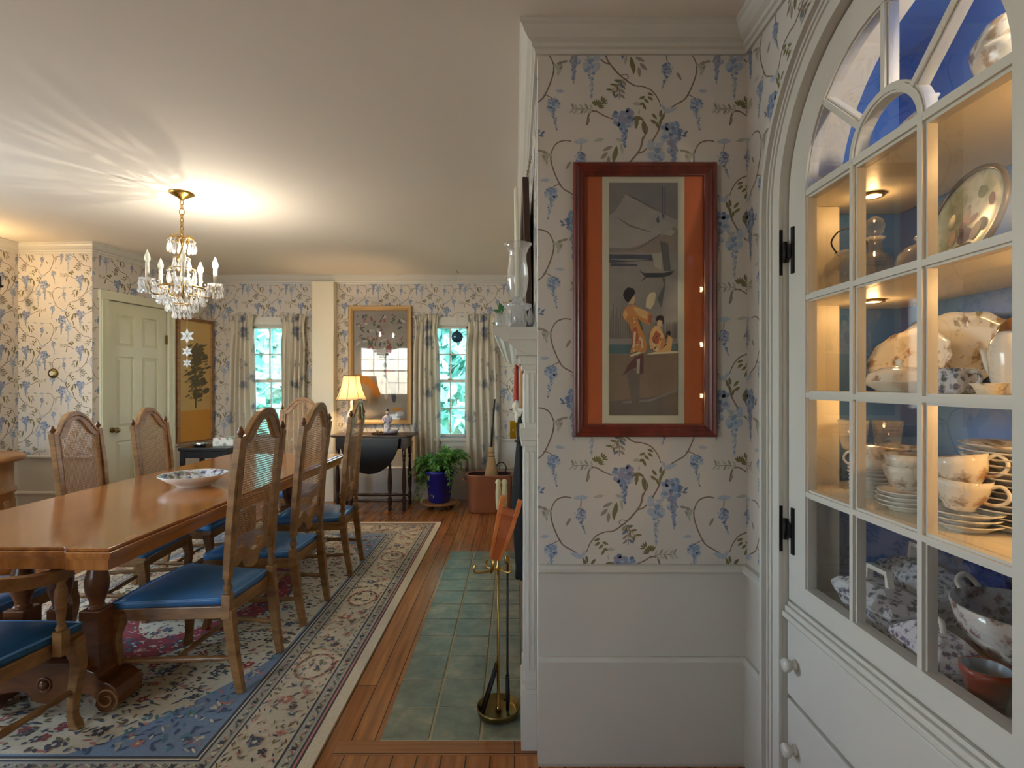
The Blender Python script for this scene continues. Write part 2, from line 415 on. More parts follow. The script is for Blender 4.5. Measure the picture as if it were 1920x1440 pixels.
    leaf(1040,190,100,130,30,3); leaf(1060,95,160,110,40,3); leaf(1300,95,10,130,40,3)
    for q in ((290,240,150,110,40),(300,290,130,90,36),(350,215,170,90,30),(280,340,100,80,30),(1870,260,10,100,40),(1890,300,40,90,36)): leaf(*q, 8 if q[2] > 120 else 3)
    for q in ((1160,900,95,150,46),(1195,850,20,110,34),(1245,960,80,170,50),(1150,850,160,100,30)): leaf(*q, 2)
    leaf(1190,780,-80,70,20,3)
    wisteria(1020, 850, 130, 95, 260, [4, 4, 5, 7], 10, 6)
    wisteria(1560, 1000, 115, 125, 330, [5, 5, 4, 7], 30, 6)
    wisteria(645, 200, 95, 140, 330, [6, 5, 6, 3], 10, 6)
    wisteria(470, 170, 62, 90, 230, [4, 8, 4, 5], -20, 6)
    wisteria(225, 700, 70, 75, 230, [5, 7, 5, 6], 40, 6)
    wisteria(1510, 290, 66, 60, 190, [4, 4, 7, 6], -70, 6)
    leaf(1500, 110, 5, 170, 60, 6); leaf(1500,180,85,130,16,8); leaf(300, 545, 5, 110, 40, 6); leaf(1640,380,60,110,34,8)
    leaf(1540,760,-20,170,60,6); leaf(1470,740,60,90,40,6)
    for q in ((1715,1015,-45),(1700,1050,10),(1640,1040,20)): leaf(*q, 62, 26, 7)
    return out
_m = motif()
MOTIF = _m + [([(2034-u, v+1002) for u, v in p], l, c) for p, l, c in _m]
PW, PH, PS = 1608, 2004, .00030434
def clip(poly, u0, u1, v0, v1):
    for ax, lim, sg in ((0, u0, 1), (0, u1, -1), (1, v0, 1), (1, v1, -1)):
        res = []
        for i in range(len(poly)):
            a, b = poly[i], poly[(i+1) % len(poly)]
            da, db = sg*(a[ax]-lim), sg*(b[ax]-lim)
            if da >= 0: res.append(a)
            if (da >= 0) != (db >= 0):
                t = da/(da-db); res.append((a[0]+(b[0]-a[0])*t, a[1]+(b[1]-a[1])*t))
        poly = res
        if len(poly) < 3: return []
    return poly
def paper(mb, org, ud, nrm, rects, uph=0.0, ztop=2.4687, skip=None):
    """hang the print on rectangles (u0,u1,z0,z1) of a wall starting at org, running along ud, facing nrm"""
    org, ud, nrm = Vector(org), Vector(ud).normalized(), Vector(nrm).normalized()
    pt = lambda u, z, h: tuple(org + ud*u + nrm*h + Vector((0, 0, z)))
    for u0, u1, z0, z1 in rects:
        a, b, c, d = (u0-uph)/PS, (u1-uph)/PS, (ztop-z1)/PS, (ztop-z0)/PS
        for i in range(int(a//PW)-1, int(b//PW)+2):
            for j in range(int(c//PH)-1, int(d//PH)+2):
                for k, (pl, lay, mat) in enumerate(MOTIF):
                    q = [(u+i*PW, v+j*PH) for u, v in pl]
                    us = [p[0] for p in q]; vs = [p[1] for p in q]
                    if max(us) < a or min(us) > b or max(vs) < c or min(vs) > d: continue
                    q = clip(q, a, b, c, d)
                    if not q: continue
                    P = [(uph+u*PS, ztop-v*PS) for u, v in q]
                    if skip and any(skip(*p) for p in P): continue
                    h = .0003 + lay*.00022 + (k % 17)*.000011
                    mb.add([pt(u, z, h) for u, z in P], [tuple(range(len(P)))], mat)
def slab(mb, org, ud, nrm, rects, th=.1):
    org, ud, nrm = Vector(org), Vector(ud).normalized(), Vector(nrm).normalized()
    for u0, u1, z0, z1 in rects:
        q = [(u0,0),(u1,0),(u1,-th),(u0,-th)]
        lo = [tuple(org+ud*u+nrm*h+Vector((0,0,z0))) for u, h in q]; hi = [tuple(org+ud*u+nrm*h+Vector((0,0,z1))) for u, h in q]
        mb.add(lo+hi, [(0,1,2,3),(4,5,6,7),(0,1,5,4),(1,2,6,5),(2,3,7,6),(3,0,4,7)], 0)
def wall(name, org, ud, nrm, solid, papered, th=.1, **k):
    mb = MB(); slab(mb, org, ud, nrm, solid, th); paper(mb, org, ud, nrm, papered, **k)
    return struct(mb.build(name, P_mats))

# window openings in the far wall (X range, z range)
W1, W2, WZ = (-2.99, -2.55), (-.955, -.505), (.70, 1.965)
xs0, xs1 = -3.50, 2.0
sol = [(0, xs1-xs0, 0, WZ[0]), (0, xs1-xs0, WZ[1], ZC), (0, W1[0]-xs0, *WZ), (W1[1]-xs0, W2[0]-xs0, *WZ), (W2[1]-xs0, xs1-xs0, *WZ)]
u = lambda x: x - xs0
pap = [(u(-3.39), u(-2.24), WZ[1], 2.43), (u(-2.0), u(.08), WZ[1], 2.43), (u(-3.39), u(W1[0]), RAIL, WZ[1]), (u(W1[1]), u(-2.24), RAIL, WZ[1]),
       (u(-2.0), u(W2[0]), RAIL, WZ[1]), (u(W2[1]), u(.08), RAIL, WZ[1])]
wall('wall_far', (xs0, YF, 0), (1,0,0), (0,-1,0), sol, pap, uph=.3, th=.14, ztop=2.44)
wall('wall_print', (XM, YP, 0), (1,0,0), (0,-1,0), [(0, XR-XM+.1, 0, ZC)], [(0, XR-XM, RAIL, 2.455)], uph=.0639-XM, th=.14)
# chimney face with the firebox opening
ymax = YF - YP
wall('wall_chimney', (XM, YP, 0), (0,1,0), (-1,0,0), [(.12, .62, 0, ZC), (1.72, ymax, 0, ZC), (.62, 1.72, .86, ZC)], [(.02, ymax, 1.5, 2.43)], th=.12)
# boxed corner and the wall with the door
wall('wall_left', (XL, YB, 0), (0,1,0), (1,0,0), [(0, SIDEWIN[0]-YB, 0, ZC), (SIDEWIN[1]-YB, YL-YB+.1, 0, ZC), (SIDEWIN[0]-YB, SIDEWIN[1]-YB, 0, 1.0), (SIDEWIN[0]-YB, SIDEWIN[1]-YB, 2.3, ZC)], [(3.5-YB, YL-YB, RAIL-.02, 2.43)], uph=.1)
wall('wall_corner', (XL, YL, 0), (LA[0]-XL, LA[1]-YL, 0), (0,-1,0), [(0, .6655, 0, ZC)], [(0, .6655, RAIL-.02, 2.43)], uph=.25)
dL = (Vector(LB)-Vector(LA)); lenL = dL.length; dLn = dL.normalized(); nL = Vector((dLn.y, -dLn.x))
tL = lambda p: ( (-4.4844/((p-VX)/F-.1824)) - LA[1]) / dLn.y      # picture column -> distance along the door wall
D0, D1 = tL(185), tL(325)
wall('wall_door', (LA[0], LA[1], 0), (dLn.x, dLn.y, 0), (nL.x, nL.y, 0), [(0, D0+.07, 0, ZC), (D0+.07, D1-.07, 2.05, ZC), (D1-.07, lenL, 0, ZC)],
     [(0, lenL, 2.10, 2.43), (0, D0, RAIL-.02, 2.10), (D1, lenL, RAIL-.02, 2.10)], uph=.42)
# wall behind the camera with its two big windows
segs = []; xa = -4.41
for a, b in BACKWIN: segs.append((xa+4.41, a+4.41, 0, ZC)); xa = b
segs.append((xa+4.41, 4.41+1.2, 0, ZC))
for a, b in BACKWIN: segs += [(a+4.41, b+4.41, 0, 1.0), (a+4.41, b+4.41, 2.3, ZC)]
wall('wall_back', (-4.41, YB, 0), (1,0,0), (0,1,0), segs, [])

# cabinet wall with an arched opening
YC, ZS, RO = 1.15, 1.82, .40
def arched(mb, xf, xb, ylo, yhi, zt, mat=0, n=24):
    half = [(YC + RO*math.cos(math.pi*k/n), ZS + RO*math.sin(math.pi*k/n)) for k in range(n+1)]   # from +Y to -Y
    for x in (xf, xb):
        for (a, b), (c, d) in zip(half, half[1:]):
            mb.add([(x,a,b),(x,c,d),(x,c,zt),(x,a,zt)], [(0,1,2,3)], mat)
        mb.add([(x,YC+RO,0),(x,yhi,0),(x,yhi,zt),(x,YC+RO,zt)], [(0,1,2,3)], mat)
        mb.add([(x,ylo,0),(x,YC-RO,0),(x,YC-RO,zt),(x,ylo,zt)], [(0,1,2,3)], mat)
    for (a, b), (c, d) in zip([(YC+RO,0)]+half, half+[(YC-RO,0)]):
        mb.add([(xf,a,b),(xb,a,b),(xb,c,d),(xf,c,d)], [(0,1,2,3)], mat)
mb = MB(); arched(mb, XR, XR+.09, YB-.1, YP+.1, ZC)
inhole = lambda u, z: (z > ZS and math.hypot(u-YC+0, z-ZS) < .46) or (z <= ZS and abs(u-YC) < .46)
paper(mb, (XR, 0, 0), (0,1,0), (-1,0,0), [(.0, YP, RAIL, 2.455)], uph=.19, skip=inhole)
struct(mb.build('wall_right', P_mats))

# ------------------------------------------------------------------ crown, rails, wainscot, skirting
def run(mb, P, prof, mat=0):
    """sweep a moulding profile [(out,z)] along plan points P; 'out' is to the left of travel, mitred"""
    n = len(P); rows = []
    for i in range(n):
        p = Vector(P[i]); d0 = (Vector(P[i])-Vector(P[i-1])).normalized() if i else None
        d1 = (Vector(P[i+1])-Vector(P[i])).normalized() if i < n-1 else None
        d0 = d0 or d1; d1 = d1 or d0
        n0, n1 = Vector((-d0.y, d0.x)), Vector((-d1.y, d1.x)); m = (n0+n1)
        m = m/(max(.15, m.dot(n0))) if m.length > 1e-6 else n0
        rows.append([(p.x+m.x*o, p.y+m.y*o, z) for o, z in prof])
    k = len(prof); vs = [q for r in rows for q in r]; fs = []
    for i in range(n-1):
        for j in range(k): fs.append((i*k+j, i*k+(j+1) % k, (i+1)*k+(j+1) % k, (i+1)*k+j))
    fs += [tuple(range(k)), tuple(range((n-1)*k, n*k))]
    mb.add(vs, fs, mat)
zc = ZC
CROWN = [(0, zc), (.062, zc), (.062, zc-.012), (.055, zc-.018), (.05, zc-.032), (.036, zc-.05), (.022, zc-.06), (.02, zc-.072), (.012, zc-.076), (.010, zc-.09), (0, zc-.09)]
RAILP = [(0, RAIL+.004), (.018, RAIL+.004), (.03, RAIL-.004), (.03, RAIL-.014), (.02, RAIL-.022), (0, RAIL-.022)]
BASEP = [(0, SKIRT+.012), (.016, SKIRT+.012), (.026, SKIRT), (.026, SKIRT-.012), (.018, SKIRT-.016), (.018, .012), (.014, 0), (0, 0)]
WAINP = [(0, RAIL), (.006, RAIL), (.006, 0), (0, 0)]
plan_main = [(XR, .0), (XR, YP), (XM, YP), (XM, YF), (-2.0, YF)]
plan_far = [(-2.24, YF), (LB[0], YF), LA, (XL, YL), (XL, YB)]
mb = MB(); run(mb, [(XR, YB), (XR, YP), (XM, YP), (XM, YF), LB, LA, (XL, YL), (XL, YB)], CROWN)
struct(mb.build('trim_crown', M_white))
tN = lambda t: (LA[0]+dLn.x*t, LA[1]+dLn.y*t)
mb = MB()
for prof in (RAILP, BASEP, WAINP):
    run(mb, [(XR, YC+.51), (XR, YP), (XM, YP)], prof)
    run(mb, [(XR, YB), (XR, YC-.51)], prof)
    run(mb, [(XM, 4.25), (XM, YF), (-2.0, YF)], prof); run(mb, [(-2.24, YF), LB, tN(D1)], prof); run(mb, [tN(D0), LA, (XL, YL), (XL, YB)], prof)
struct(mb.build('trim_wainscot', M_white))
mb = MB(); mb.box(-2.24, -2.0, YF-.11, YF, 0, ZC-.085); struct(mb.build('trim_corner_post', M_cream, bevel=.004))

# ------------------------------------------------------------------ windows
def window(name, x0, x1, z0, z1, y, rows, cols, inward=-1, mat=M_white):
    t = .10; mb = MB(); s = inward
    def b(a, c, d, e, y0, y1): mb.box(a, c, min(y0, y1), max(y0, y1), d, e)
    cw = .075
    b(x0-cw, x0, z0-.02, z1+cw, y, y+s*.02); b(x1, x1+cw, z0-.02, z1+cw, y, y+s*.02); b(x0-cw-.01, x1+cw+.01, z1, z1+cw+.01, y, y+s*.028)
    b(x0-.0, x0+.012, z0, z1, y-s*t, y); b(x1-.012, x1, z0, z1, y-s*t, y); b(x0, x1, z1-.012, z1, y-s*t, y)
    b(x0-cw-.02, x1+cw+.02, z0-.035, z0, y-s*t, y+s*.05); b(x0-cw, x1+cw, z0-.10, z0-.035, y, y+s*.018)
    root = struct(mb.build(name, mat)); root['label'] = 'multi-pane sash window with white frame'
    zm = (z0+z1)/2; ix0, ix1 = x0+.012, x1-.012
    for k, (a, c, yy) in enumerate(((zm-.015, z1-.012, y-s*.045), (z0, zm+.015, y-s*.075))):
        sb = MB(); q = .028
        B = lambda p, r, d, e: sb.box(p, r, yy-.016, yy+.016, d, e)
        B(ix0, ix0+q, a, c); B(ix1-q, ix1, a, c); B(ix0, ix1, c-q, c); B(ix0, ix1, a, a+q*1.2)
        gx0, gx1, gz0, gz1 = ix0+q, ix1-q, a+q, c-q
        for i in range(1, cols): X = gx0+(gx1-gx0)*i/cols; sb.box(X-.007, X+.007, yy-.01, yy+.01, gz0, gz1)
        for i in range(1, rows): Z = gz0+(gz1-gz0)*i/rows; sb.box(gx0, gx1, yy-.01, yy+.01, Z-.007, Z+.007)
        sa = sb.build('window_sash', mat, root)
        gb = MB(); gb.box(gx0, gx1, yy-.0015, yy+.0015, gz0, gz1); gb.build('window_pane', M_glass, sa)
    lk = MB(); lk.box((x0+x1)/2-.025, (x0+x1)/2+.025, y-s*.03-.012, y-s*.03+.012, zm+.012, zm+.03); lk.build('sash_lock', M_olb, root)
    return root
window('window_1', *W1, *WZ, YF, 2, 2); window('window_2', *W2, *WZ, YF, 2, 2)
for i, (a, b) in enumerate(BACKWIN): window('window_%d' % (i+3), a, b, 1.0, 2.3, YB, 2, 4, 1)

o = window('window_5', -SIDEWIN[1], -SIDEWIN[0], 1.0, 2.3, 0, 2, 4, 1); o.location = (XL, 0, 0); o.rotation_euler = (0, 0, R(-90))

# ------------------------------------------------------------------ panelled door in the far side wall
def onL(t, h, z): return (LA[0]+dLn.x*t+nL.x*h, LA[1]+dLn.y*t+nL.y*h, z)
ML = Matrix(((dLn.x, nL.x, 0, LA[0]), (dLn.y, nL.y, 0, LA[1]), (0, 0, 1, 0), (0, 0, 0, 1)))   # local x along the wall, y out of it
mb = MB(); cw = .075
mb.box(D0, D0+cw, 0, .024, 0, 2.05, M=ML); mb.box(D1-cw, D1, 0, .024, 0, 2.05, M=ML); mb.box(D0-.008, D1+.008, 0, .03, 2.05, 2.125, M=ML)
for a in (D0+.008, D1-cw+.05): mb.box(a, a+.016, .024, .03, 0, 2.05, M=ML)
mb.box(D0+cw, D1-cw, -.1, -.055, 0, 2.05, M=ML)
door = struct(mb.build('door_1', M_door)); door['label'] = 'pale green six-panel door in its casing'
lb = MB(); a, b = D0+cw+.003, D1-cw-.003; wdt = b-a
lb.box(a, b, -.05, -.022, .01, 2.045, M=ML)
st, mid = .10, .09
for x0, x1 in ((a, a+st), (b-st, b), ((a+b)/2-mid/2, (a+b)/2+mid/2)): lb.box(x0, x1, -.022, -.008, .01, 2.045, M=ML)
rails = [(.01, .22), (.78, .90), (1.55, 1.64), (1.93, 2.045)]
for z0, z1 in rails: lb.box(a, b, -.022, -.0085, z0, z1, M=ML)
for (q, z0), (z1, q2) in zip(rails, rails[1:]):
    for x0, x1 in ((a+st, (a+b)/2-mid/2), ((a+b)/2+mid/2, b-st)):
        lb.add([tuple(ML @ Vector(p)) for p in ((x0+.012,-.0215,z0+.012),(x1-.012,-.0215,z0+.012),(x1-.012,-.0215,z1-.012),(x0+.012,-.0215,z1-.012),
               (x0+.035,-.013,z0+.035),(x1-.035,-.013,z0+.035),(x1-.035,-.013,z1-.035),(x0+.035,-.013,z1-.035))],
               [(0,1,5,4),(1,2,6,5),(2,3,7,6),(3,0,4,7),(4,5,6,7)])
leafd = lb.build('door_leaf', M_door, door)
kb = MB(); kx = D0+cw+.06
kb.lathe([(0,0),(.024,0),(.024,.006),(.009,.01),(.009,.035),(.02,.042),(.027,.055),(.02,.068),(0,.07)], 16, 0, ML @ Matrix.Translation((kx, -.008, .885)) @ Matrix.Rotation(R(-90), 4, 'X'))
kb.build('door_knob', M_olb, leafd)
hb = MB()
for z in (.3, 1.7): hb.box(D1-cw-.016, D1-cw+.012, -.01, .004, z, z+.09, M=ML)
hb.build('door_hinge', M_olb, door)

# ------------------------------------------------------------------ hearth of slate tiles
def slate():
    m, nt, b = newmat('slate'); v = coords(nt)
    n = N(nt, 'ShaderNodeTexNoise'); n.inputs['Scale'].default_value = 7; n.inputs['Detail'].default_value = 8; n.inputs['Roughness'].default_value = .65
    nt.links.new(v, n.inputs['Vector'])
    gi = N(nt, 'ShaderNodeNewGeometry')
    c = ramp(nt, n.outputs[0], [(.3, srgb(92, 100, 86)), (.52, srgb(138, 140, 118)), (.7, srgb(182, 170, 138))])
    c2 = mixc(nt, gi.outputs['Random Per Island'], c, srgb(108, 122, 112))
    nt.links.new(mixc(nt, .55, c, c2), b.inputs['Base Color'])
    b.inputs['Roughness'].default_value = .2
    bp = N(nt, 'ShaderNodeBump'); bp.inputs['Strength'].default_value = .8; bp.inputs['Distance'].default_value = .012
    nt.links.new(n.outputs[0], bp.inputs['Height']); nt.links.new(bp.outputs[0], b.inputs['Normal'])
    return m
M_slate = slate(); M_grout = pm('grout', srgb(176, 168, 138), .85)
HX0, HX1, HY0, HY1 = -.49, .035, 1.94, 4.13
hr = thing('hearth', 'grey-green slate tile hearth set in the floor in front of the fireplace', 'hearth', (HX0, HY0, 0))
g = MB(); g.box(0, HX1-HX0, 0, HY1-HY0, -.02, .0025); g.build('grout_bed', M_grout, hr)
ny = 11; cy = (HY1-HY0)/ny; colw = [0, .18, .365, .525]; t = MB()
for i in range(3):
    for j in range(ny):
        gp = .005; z = .006+rnd.uniform(0, .002)
        x0, x1, y0, y1 = colw[i]+gp*(i > 0), colw[i+1]-gp, j*cy+gp, (j+1)*cy-gp
        t.box(x0, x1, y0, y1, -.01, z)
t.build('slate_surface', M_slate, hr, bevel=.0025)

# ------------------------------------------------------------------ fireplace surround
mt = thing('fireplace_mantel', 'white painted fireplace mantel with fluted pilasters and a moulded shelf', 'mantel', (XM, 3.0, 0))
XP = -.045                                       # pilaster front relative to the chimney face
for y0, y1, nm in ((-1.10, -.92, 'pilaster'), (.92, 1.10, 'pilaster')):
    p = MB(); p.box(XP, 0, y0, y1, .0, 1.50)
    for k in range(5):
        c = y0+.022+.034*k; p.box(XP-.004, XP, c-.01, c+.010, .28, 1.06); p.box(XP-.004, XP, c-.01, c+.010, 1.16, 1.34)
    for k in range(2):                            # flutes on the end face too
        c = XP+.013+.018*k; p.box(c-.005, c+.005, y0-.004, y0, .28, 1.06); p.box(c-.005, c+.005, y0-.004, y0, 1.16, 1.34)
    p.box(XP-.012, 0, y0-.012, y1+.012, 0, .20); p.box(XP-.008, 0, y0-.008, y1+.008, .20, .215); p.box(XP-.008, 0, y0-.008, y1+.008, .235, .25)
    p.box(XP-.012, 0, y0-.012, y1+.012, 1.08, 1.10); p.box(XP-.016, 0, y0-.016, y1+.016, 1.10, 1.145)
    for k, (e, z) in enumerate(((.01, 1.35), (.02, 1.37), (.032, 1.40), (.044, 1.43), (.06, 1.455))): p.box(XP-e, 0, y0-e*.6, y1+e*.6, z, z+.03)
    p.build(nm, M_white, mt, bevel=.002)
p = MB(); p.box(-.02, 0, -.92, .92, 1.12, 1.50); p.box(-.02, 0, -.92, -.62, 0, 1.12); p.box(-.02, 0, .62, .92, 0, 1.12); p.build('frieze', M_white, mt)
p = MB(); p.box(-.012, 0, -.62, -.55, 0, .93); p.box(-.012, 0, .55, .62, 0, .93); p.box(-.012, 0, -.62, .62, .86, .93); p.build('slate_slip', M_slate, mt)
p = MB(); p.prism([(0, 1.50), (-.15, 1.50), (-.155, 1.497), (-.155, 1.478), (-.148, 1.470), (-.135, 1.466), (-.12, 1.452), (-.10, 1.446), (-.085, 1.43), (-.05, 1.41), (0, 1.40)],
                  lambda a, z, t: (a, t, z), -1.13, 1.13); p.build('mantel_shelf', M_white, mt)
M_brick = pm('soot_brick', srgb(48, 40, 36), .9, var=.3, vs=20)
p = MB(); p.box(.43, .45, -.55, .55, 0, .86); p.box(0, .45, -.57, -.55, 0, .86); p.box(0, .45, .55, .57, 0, .86); p.box(0, .45, -.57, .57, .86, .88); p.box(0.0, .45, -.57, .57, 0, .004)
p.build('firebox', M_brick, mt)
# ------------------------------------------------------------------ arched china cabinet built into the wall
cab = thing('china_cabinet', 'built-in white china cabinet with arched glazed door and drawers below', 'cabinet', (XR, YC, 0))
CF = lambda u, v, t: (t, u, v)
def arch(r, z0, n=24): return [(r, z0)] + [(r*math.cos(math.pi*k/n), ZS + r*math.sin(math.pi*k/n)) for k in range(n+1)] + [(-r, z0)]
c = MB(); c.ring(arch(.51, 0), arch(.394, 0), CF, -.02, 0, closed=False)
for a, b, t in ((.51, .494, -.034), (.482, .474, -.025), (.462, .454, -.025), (.412, .394, -.030)): c.ring(arch(a, 0), arch(b, 0), CF, t, -.019, closed=False)
c.build('casing', M_white, cab)
c = MB(); c.ring(arch(.401, .66), arch(.394, .66), CF, .0, .145, closed=False); c.build('jamb', M_cream, cab)
c = MB()
XB_, YS_, ZT_ = .365, .46, 2.275
c.quad((XB_, -YS_, .66), (XB_, YS_, .66), (XB_, YS_, ZT_), (XB_, -YS_, ZT_))
for y in (-YS_, YS_): c.quad((.145, y, .66), (XB_, y, .66), (XB_, y, ZT_), (.145, y, ZT_))
c.quad((.145, -YS_, ZT_), (XB_, -YS_, ZT_), (XB_, YS_, ZT_), (.145, YS_, ZT_))
half = [(.40*math.cos(math.pi*k/24), ZS+.40*math.sin(math.pi*k/24)) for k in range(25)]
for (a, b), (d, e) in zip(half, half[1:]): c.quad((.145, a, b), (.145, d, e), (.145, d, ZT_), (.145, a, ZT_))
for y0, y1 in ((.40, YS_), (-YS_, -.40)): c.quad((.145, y0, .66), (.145, y1, .66), (.145, y1, ZT_), (.145, y0, ZT_))
c.build('interior_lining', M_cabblue, cab)
SHELF = [1.009, 1.279, 1.544, 1.829]; DECK = .70
out = [(.035, .388), (.035, -.388), (.14, -.388), (.14, -.458), (.362, -.458), (.362, .458), (.14, .458), (.14, .388)]
for z in SHELF:
    c = MB(); c.prism(out, lambda a, b, t: (a, b, t), z-.018, z); c.build('shelf', M_cream, cab, bevel=.003)
c = MB(); c.prism(out, lambda a, b, t: (a, b, t), DECK-.02, DECK); c.build('deck', M_cream, cab)
c = MB(); c.box(.006, .03, -.394, .394, 0, .69); c.box(.03, .36, -.394, .394, .0, .66); c.build('carcass', M_white, cab)
c = MB(); c.box(-.022, .006, -.394, .394, .63, .646); c.box(-.014, .006, -.394, .394, .646, .662); c.box(-.006, .006, -.394, .394, .662, .674); c.build('waist_moulding', M_white, cab, bevel=.003)
for z0, z1 in ((.412, .622), (.16, .40)):
    c = MB(); c.box(-.012, .008, -.384, .384, z0, z1); d = c.build('drawer', M_white, cab, bevel=.005)
    for y in (.335, -.335):
        k = MB(); k.lathe([(0,0),(.016,0),(.013,.006),(.009,.012),(.017,.02),(.02,.028),(.016,.036),(0,.039)], 16, 0, Matrix.Translation((-.012, y, (z0+z1)/2-.0)) @ Matrix.Rotation(R(-90), 4, 'Y'))
        k.build('drawer_knob', M_white, d)
d = MB()
d.ring(arch(.388, .682), arch(.302, .682), CF, -.004, .028, closed=False); d.box(-.004, .028, -.302, .302, .682, .742)
d.ring(arch(.309, .742), arch(.298, .742), CF, .002, .022, closed=False)
door_ = d.build('cabinet_door', M_white, cab)
d = MB(); mw = .0115
NB = [0]
def bar(y0, z0, y1, z1, hw=mw):
    NB[0] += .00025
    v = Vector((y1-y0, z1-z0)).normalized(); nn = Vector((-v.y, v.x))
    for q, t0, t1 in ((hw, .004, .024), (hw*.55, -.0030, .028)):
        d.prism([(y0+nn.x*q, z0+nn.y*q), (y1+nn.x*q, z1+nn.y*q), (y1-nn.x*q, z1-nn.y*q), (y0-nn.x*q, z0-nn.y*q)], CF, t0+NB[0]*.3, t1+NB[0])
MY = .106
for y in (MY, -MY): bar(y, .742, y, ZS)
for z, h in ((1.0, mw), (1.27, mw), (1.535, mw), (ZS, .015)): bar(-.307, z, .307, z, h)
for q, t0, t1 in ((mw, .0012, .0265), (mw*.55, -.0031, .0308)):
    d.ring([(( .108+q)*math.cos(math.pi*k/16), ZS+(.108+q)*math.sin(math.pi*k/16)) for k in range(17)],
           [((.108-q)*math.cos(math.pi*k/16), ZS+(.108-q)*math.sin(math.pi*k/16)) for k in range(17)], CF, t0, t1, closed=False)
for a in (43, 90, 137):
    ca, sa = math.cos(R(a)), math.sin(R(a)); bar(.112*ca, ZS+.112*sa, .303*ca, ZS+.303*sa)
d.build('muntins', M_white, door_)
d = MB(); pts = arch(.303, .74); d.poly([(.013, u, v) for u, v in pts]); d.build('door_glass', M_cabglass, door_)
for z in (1.68, .882):
    h = MB()
    for y in (.363, .400): h.box(-.029 if y > .39 else -.009, -.004 if y < .39 else -.019, y-.0065, y+.0065, z-.066, z+.066)
    h.box(-.012, -.004, .363, .393, z-.02, z+.02); h.tube([(-.014, .3885, z-.03), (-.014, .3885, z+.03)], .006)
    h.build('door_hinge', M_iron, cab)
M_puck = glow('cabinet_lamp_lens', (1, .78, .45, 1), 4.0)
WARM = (1.0, .58, .22)
for i, (z, e) in enumerate(((SHELF[1]-.018, .72), (SHELF[2]-.018, .76), (SHELF[3]-.018, .72))):
    for y in (.287, -.287):
        k = MB(); k.lathe([(0, 0), (.028, 0), (.028, -.006), (.022, -.007), (.021, -.005), (0, -.005)], 20); pk = k.build('cabinet_lamp', M_brass, cab, (.17, y, z))
        k = MB(); k.lathe([(0, -.0055), (.0205, -.0055)], 20); k.build('lamp_lens', M_puck, pk)
        light('cabinet_lamp_light', 'POINT', (XR+.17, YC+y, z-.022), e*(.34 if y > 0 else 1.25), WARM, shadow_soft_size=.012)

k = MB(); k.lathe([(0, 0), (.028, 0), (.028, -.006), (.022, -.007), (.021, -.005), (0, -.005)], 20); pk = k.build('cabinet_lamp', M_brass, cab, (.20, -YS_, 2.08), (R(-90), 0, 0))  # out-of-view lamp added on the side wall to brighten the top compartment
k = MB(); k.lathe([(0, -.0055), (.0205, -.0055)], 20); k.build('lamp_lens', M_puck, pk)
light('cabinet_lamp_light', 'POINT', (XR+.19, YC-YS_+.04, 2.08), 7.5, (1, .84, .62), shadow_soft_size=.012)

# ------------------------------------------------------------------ china and glass on the shelves
ORD = ['topmost', 'second from the top', 'third from the top', 'fourth from the top', 'fifth from the top', 'sixth from the top', 'seventh from the top',
       'eighth from the top', 'ninth from the top', 'tenth from the top', 'eleventh from the top', 'twelfth from the top', 'thirteenth from the top', 'fourteenth from the top']
def shelf_at(z, pxx, X): return (X, X*F/(pxx-VX), z)
def plate_prof(r, h=.018):
    return [(0, .003), (r*.55, .003), (r*.58, 0), (r*.62, 0), (r*.64, .003), (r*.82, h*.7), (r, h), (r, h+.002), (r*.82, h*.7+.004), (r*.62, .007), (0, .007)]
def stack(name, n, r, loc, step, lab, cat, grp, mats, mod=None, h=.018, jit=.003):
    first = None
    for i in range(n):
        L = (loc[0]+rnd.uniform(-jit, jit), loc[1]+rnd.uniform(-jit, jit), loc[2]+.0005+i*step)
        t = lab % ORD[n-1-i]
        if first is None:
            m = MB(); m.lathe(plate_prof(r, h), 32, 0, mod=mod); first = tag(m.build(name, mats, None, L), t, cat, grp)
        else: dup(first, L, rnd.uniform(0, 6), t)
scal = lambda n, a, lo: (lambda th, r: 1 + (a*math.cos(n*th) if r > lo else 0))
stack('dinner_plate', 13, .108, shelf_at(SHELF[0], 1928, 1.03), .0125, 'scalloped dinner plate, %s of the tall stack behind the tilted cups', 'plate', 'dinner plates in the tall stack', M_china, scal(10, .025, .08))
stack('side_plate', 7, .072, (1.075, 1.497, SHELF[0]), .0165, 'gold-edged plate, %s of the stack behind the goblet', 'plate', 'plates stacked behind the goblets', M_china, scal(8, .02, .05), .016)
stack('bread_plate', 6, .075, (1.075, 1.325, SHELF[0]), .0145, 'small plate, %s of the low stack between tall plates and gold-edged plates', 'plate', 'low stack of small plates', M_china, None, .016)
stack('saucer', 7, .052, shelf_at(SHELF[0], 1634, .925), .010, 'white saucer, %s of the column under the upside-down cup', 'saucer', 'saucers stacked under a cup', M_chinaw, None, .012)
stack('saucer', 4, .058, shelf_at(SHELF[0], 1697, .905), .010, 'white saucer, %s of the pile carrying two nested cups', 'saucer', 'saucers under the nested cups', M_chinaw, None, .013)
stack('saucer', 3, .060, shelf_at(SHELF[0], 1812, .905), .011, 'white saucer, %s of the three below the tilted cups', 'saucer', 'saucers under the tilted cups', M_chinaw, None, .014)
CUP = [(0, .004), (.018, .004), (.02, 0), (.023, 0), (.024, .006), (.036, .022), (.041, .042), (.043, .056), (.0415, .056), (.039, .042), (.033, .024), (.02, .009), (0, .008)]
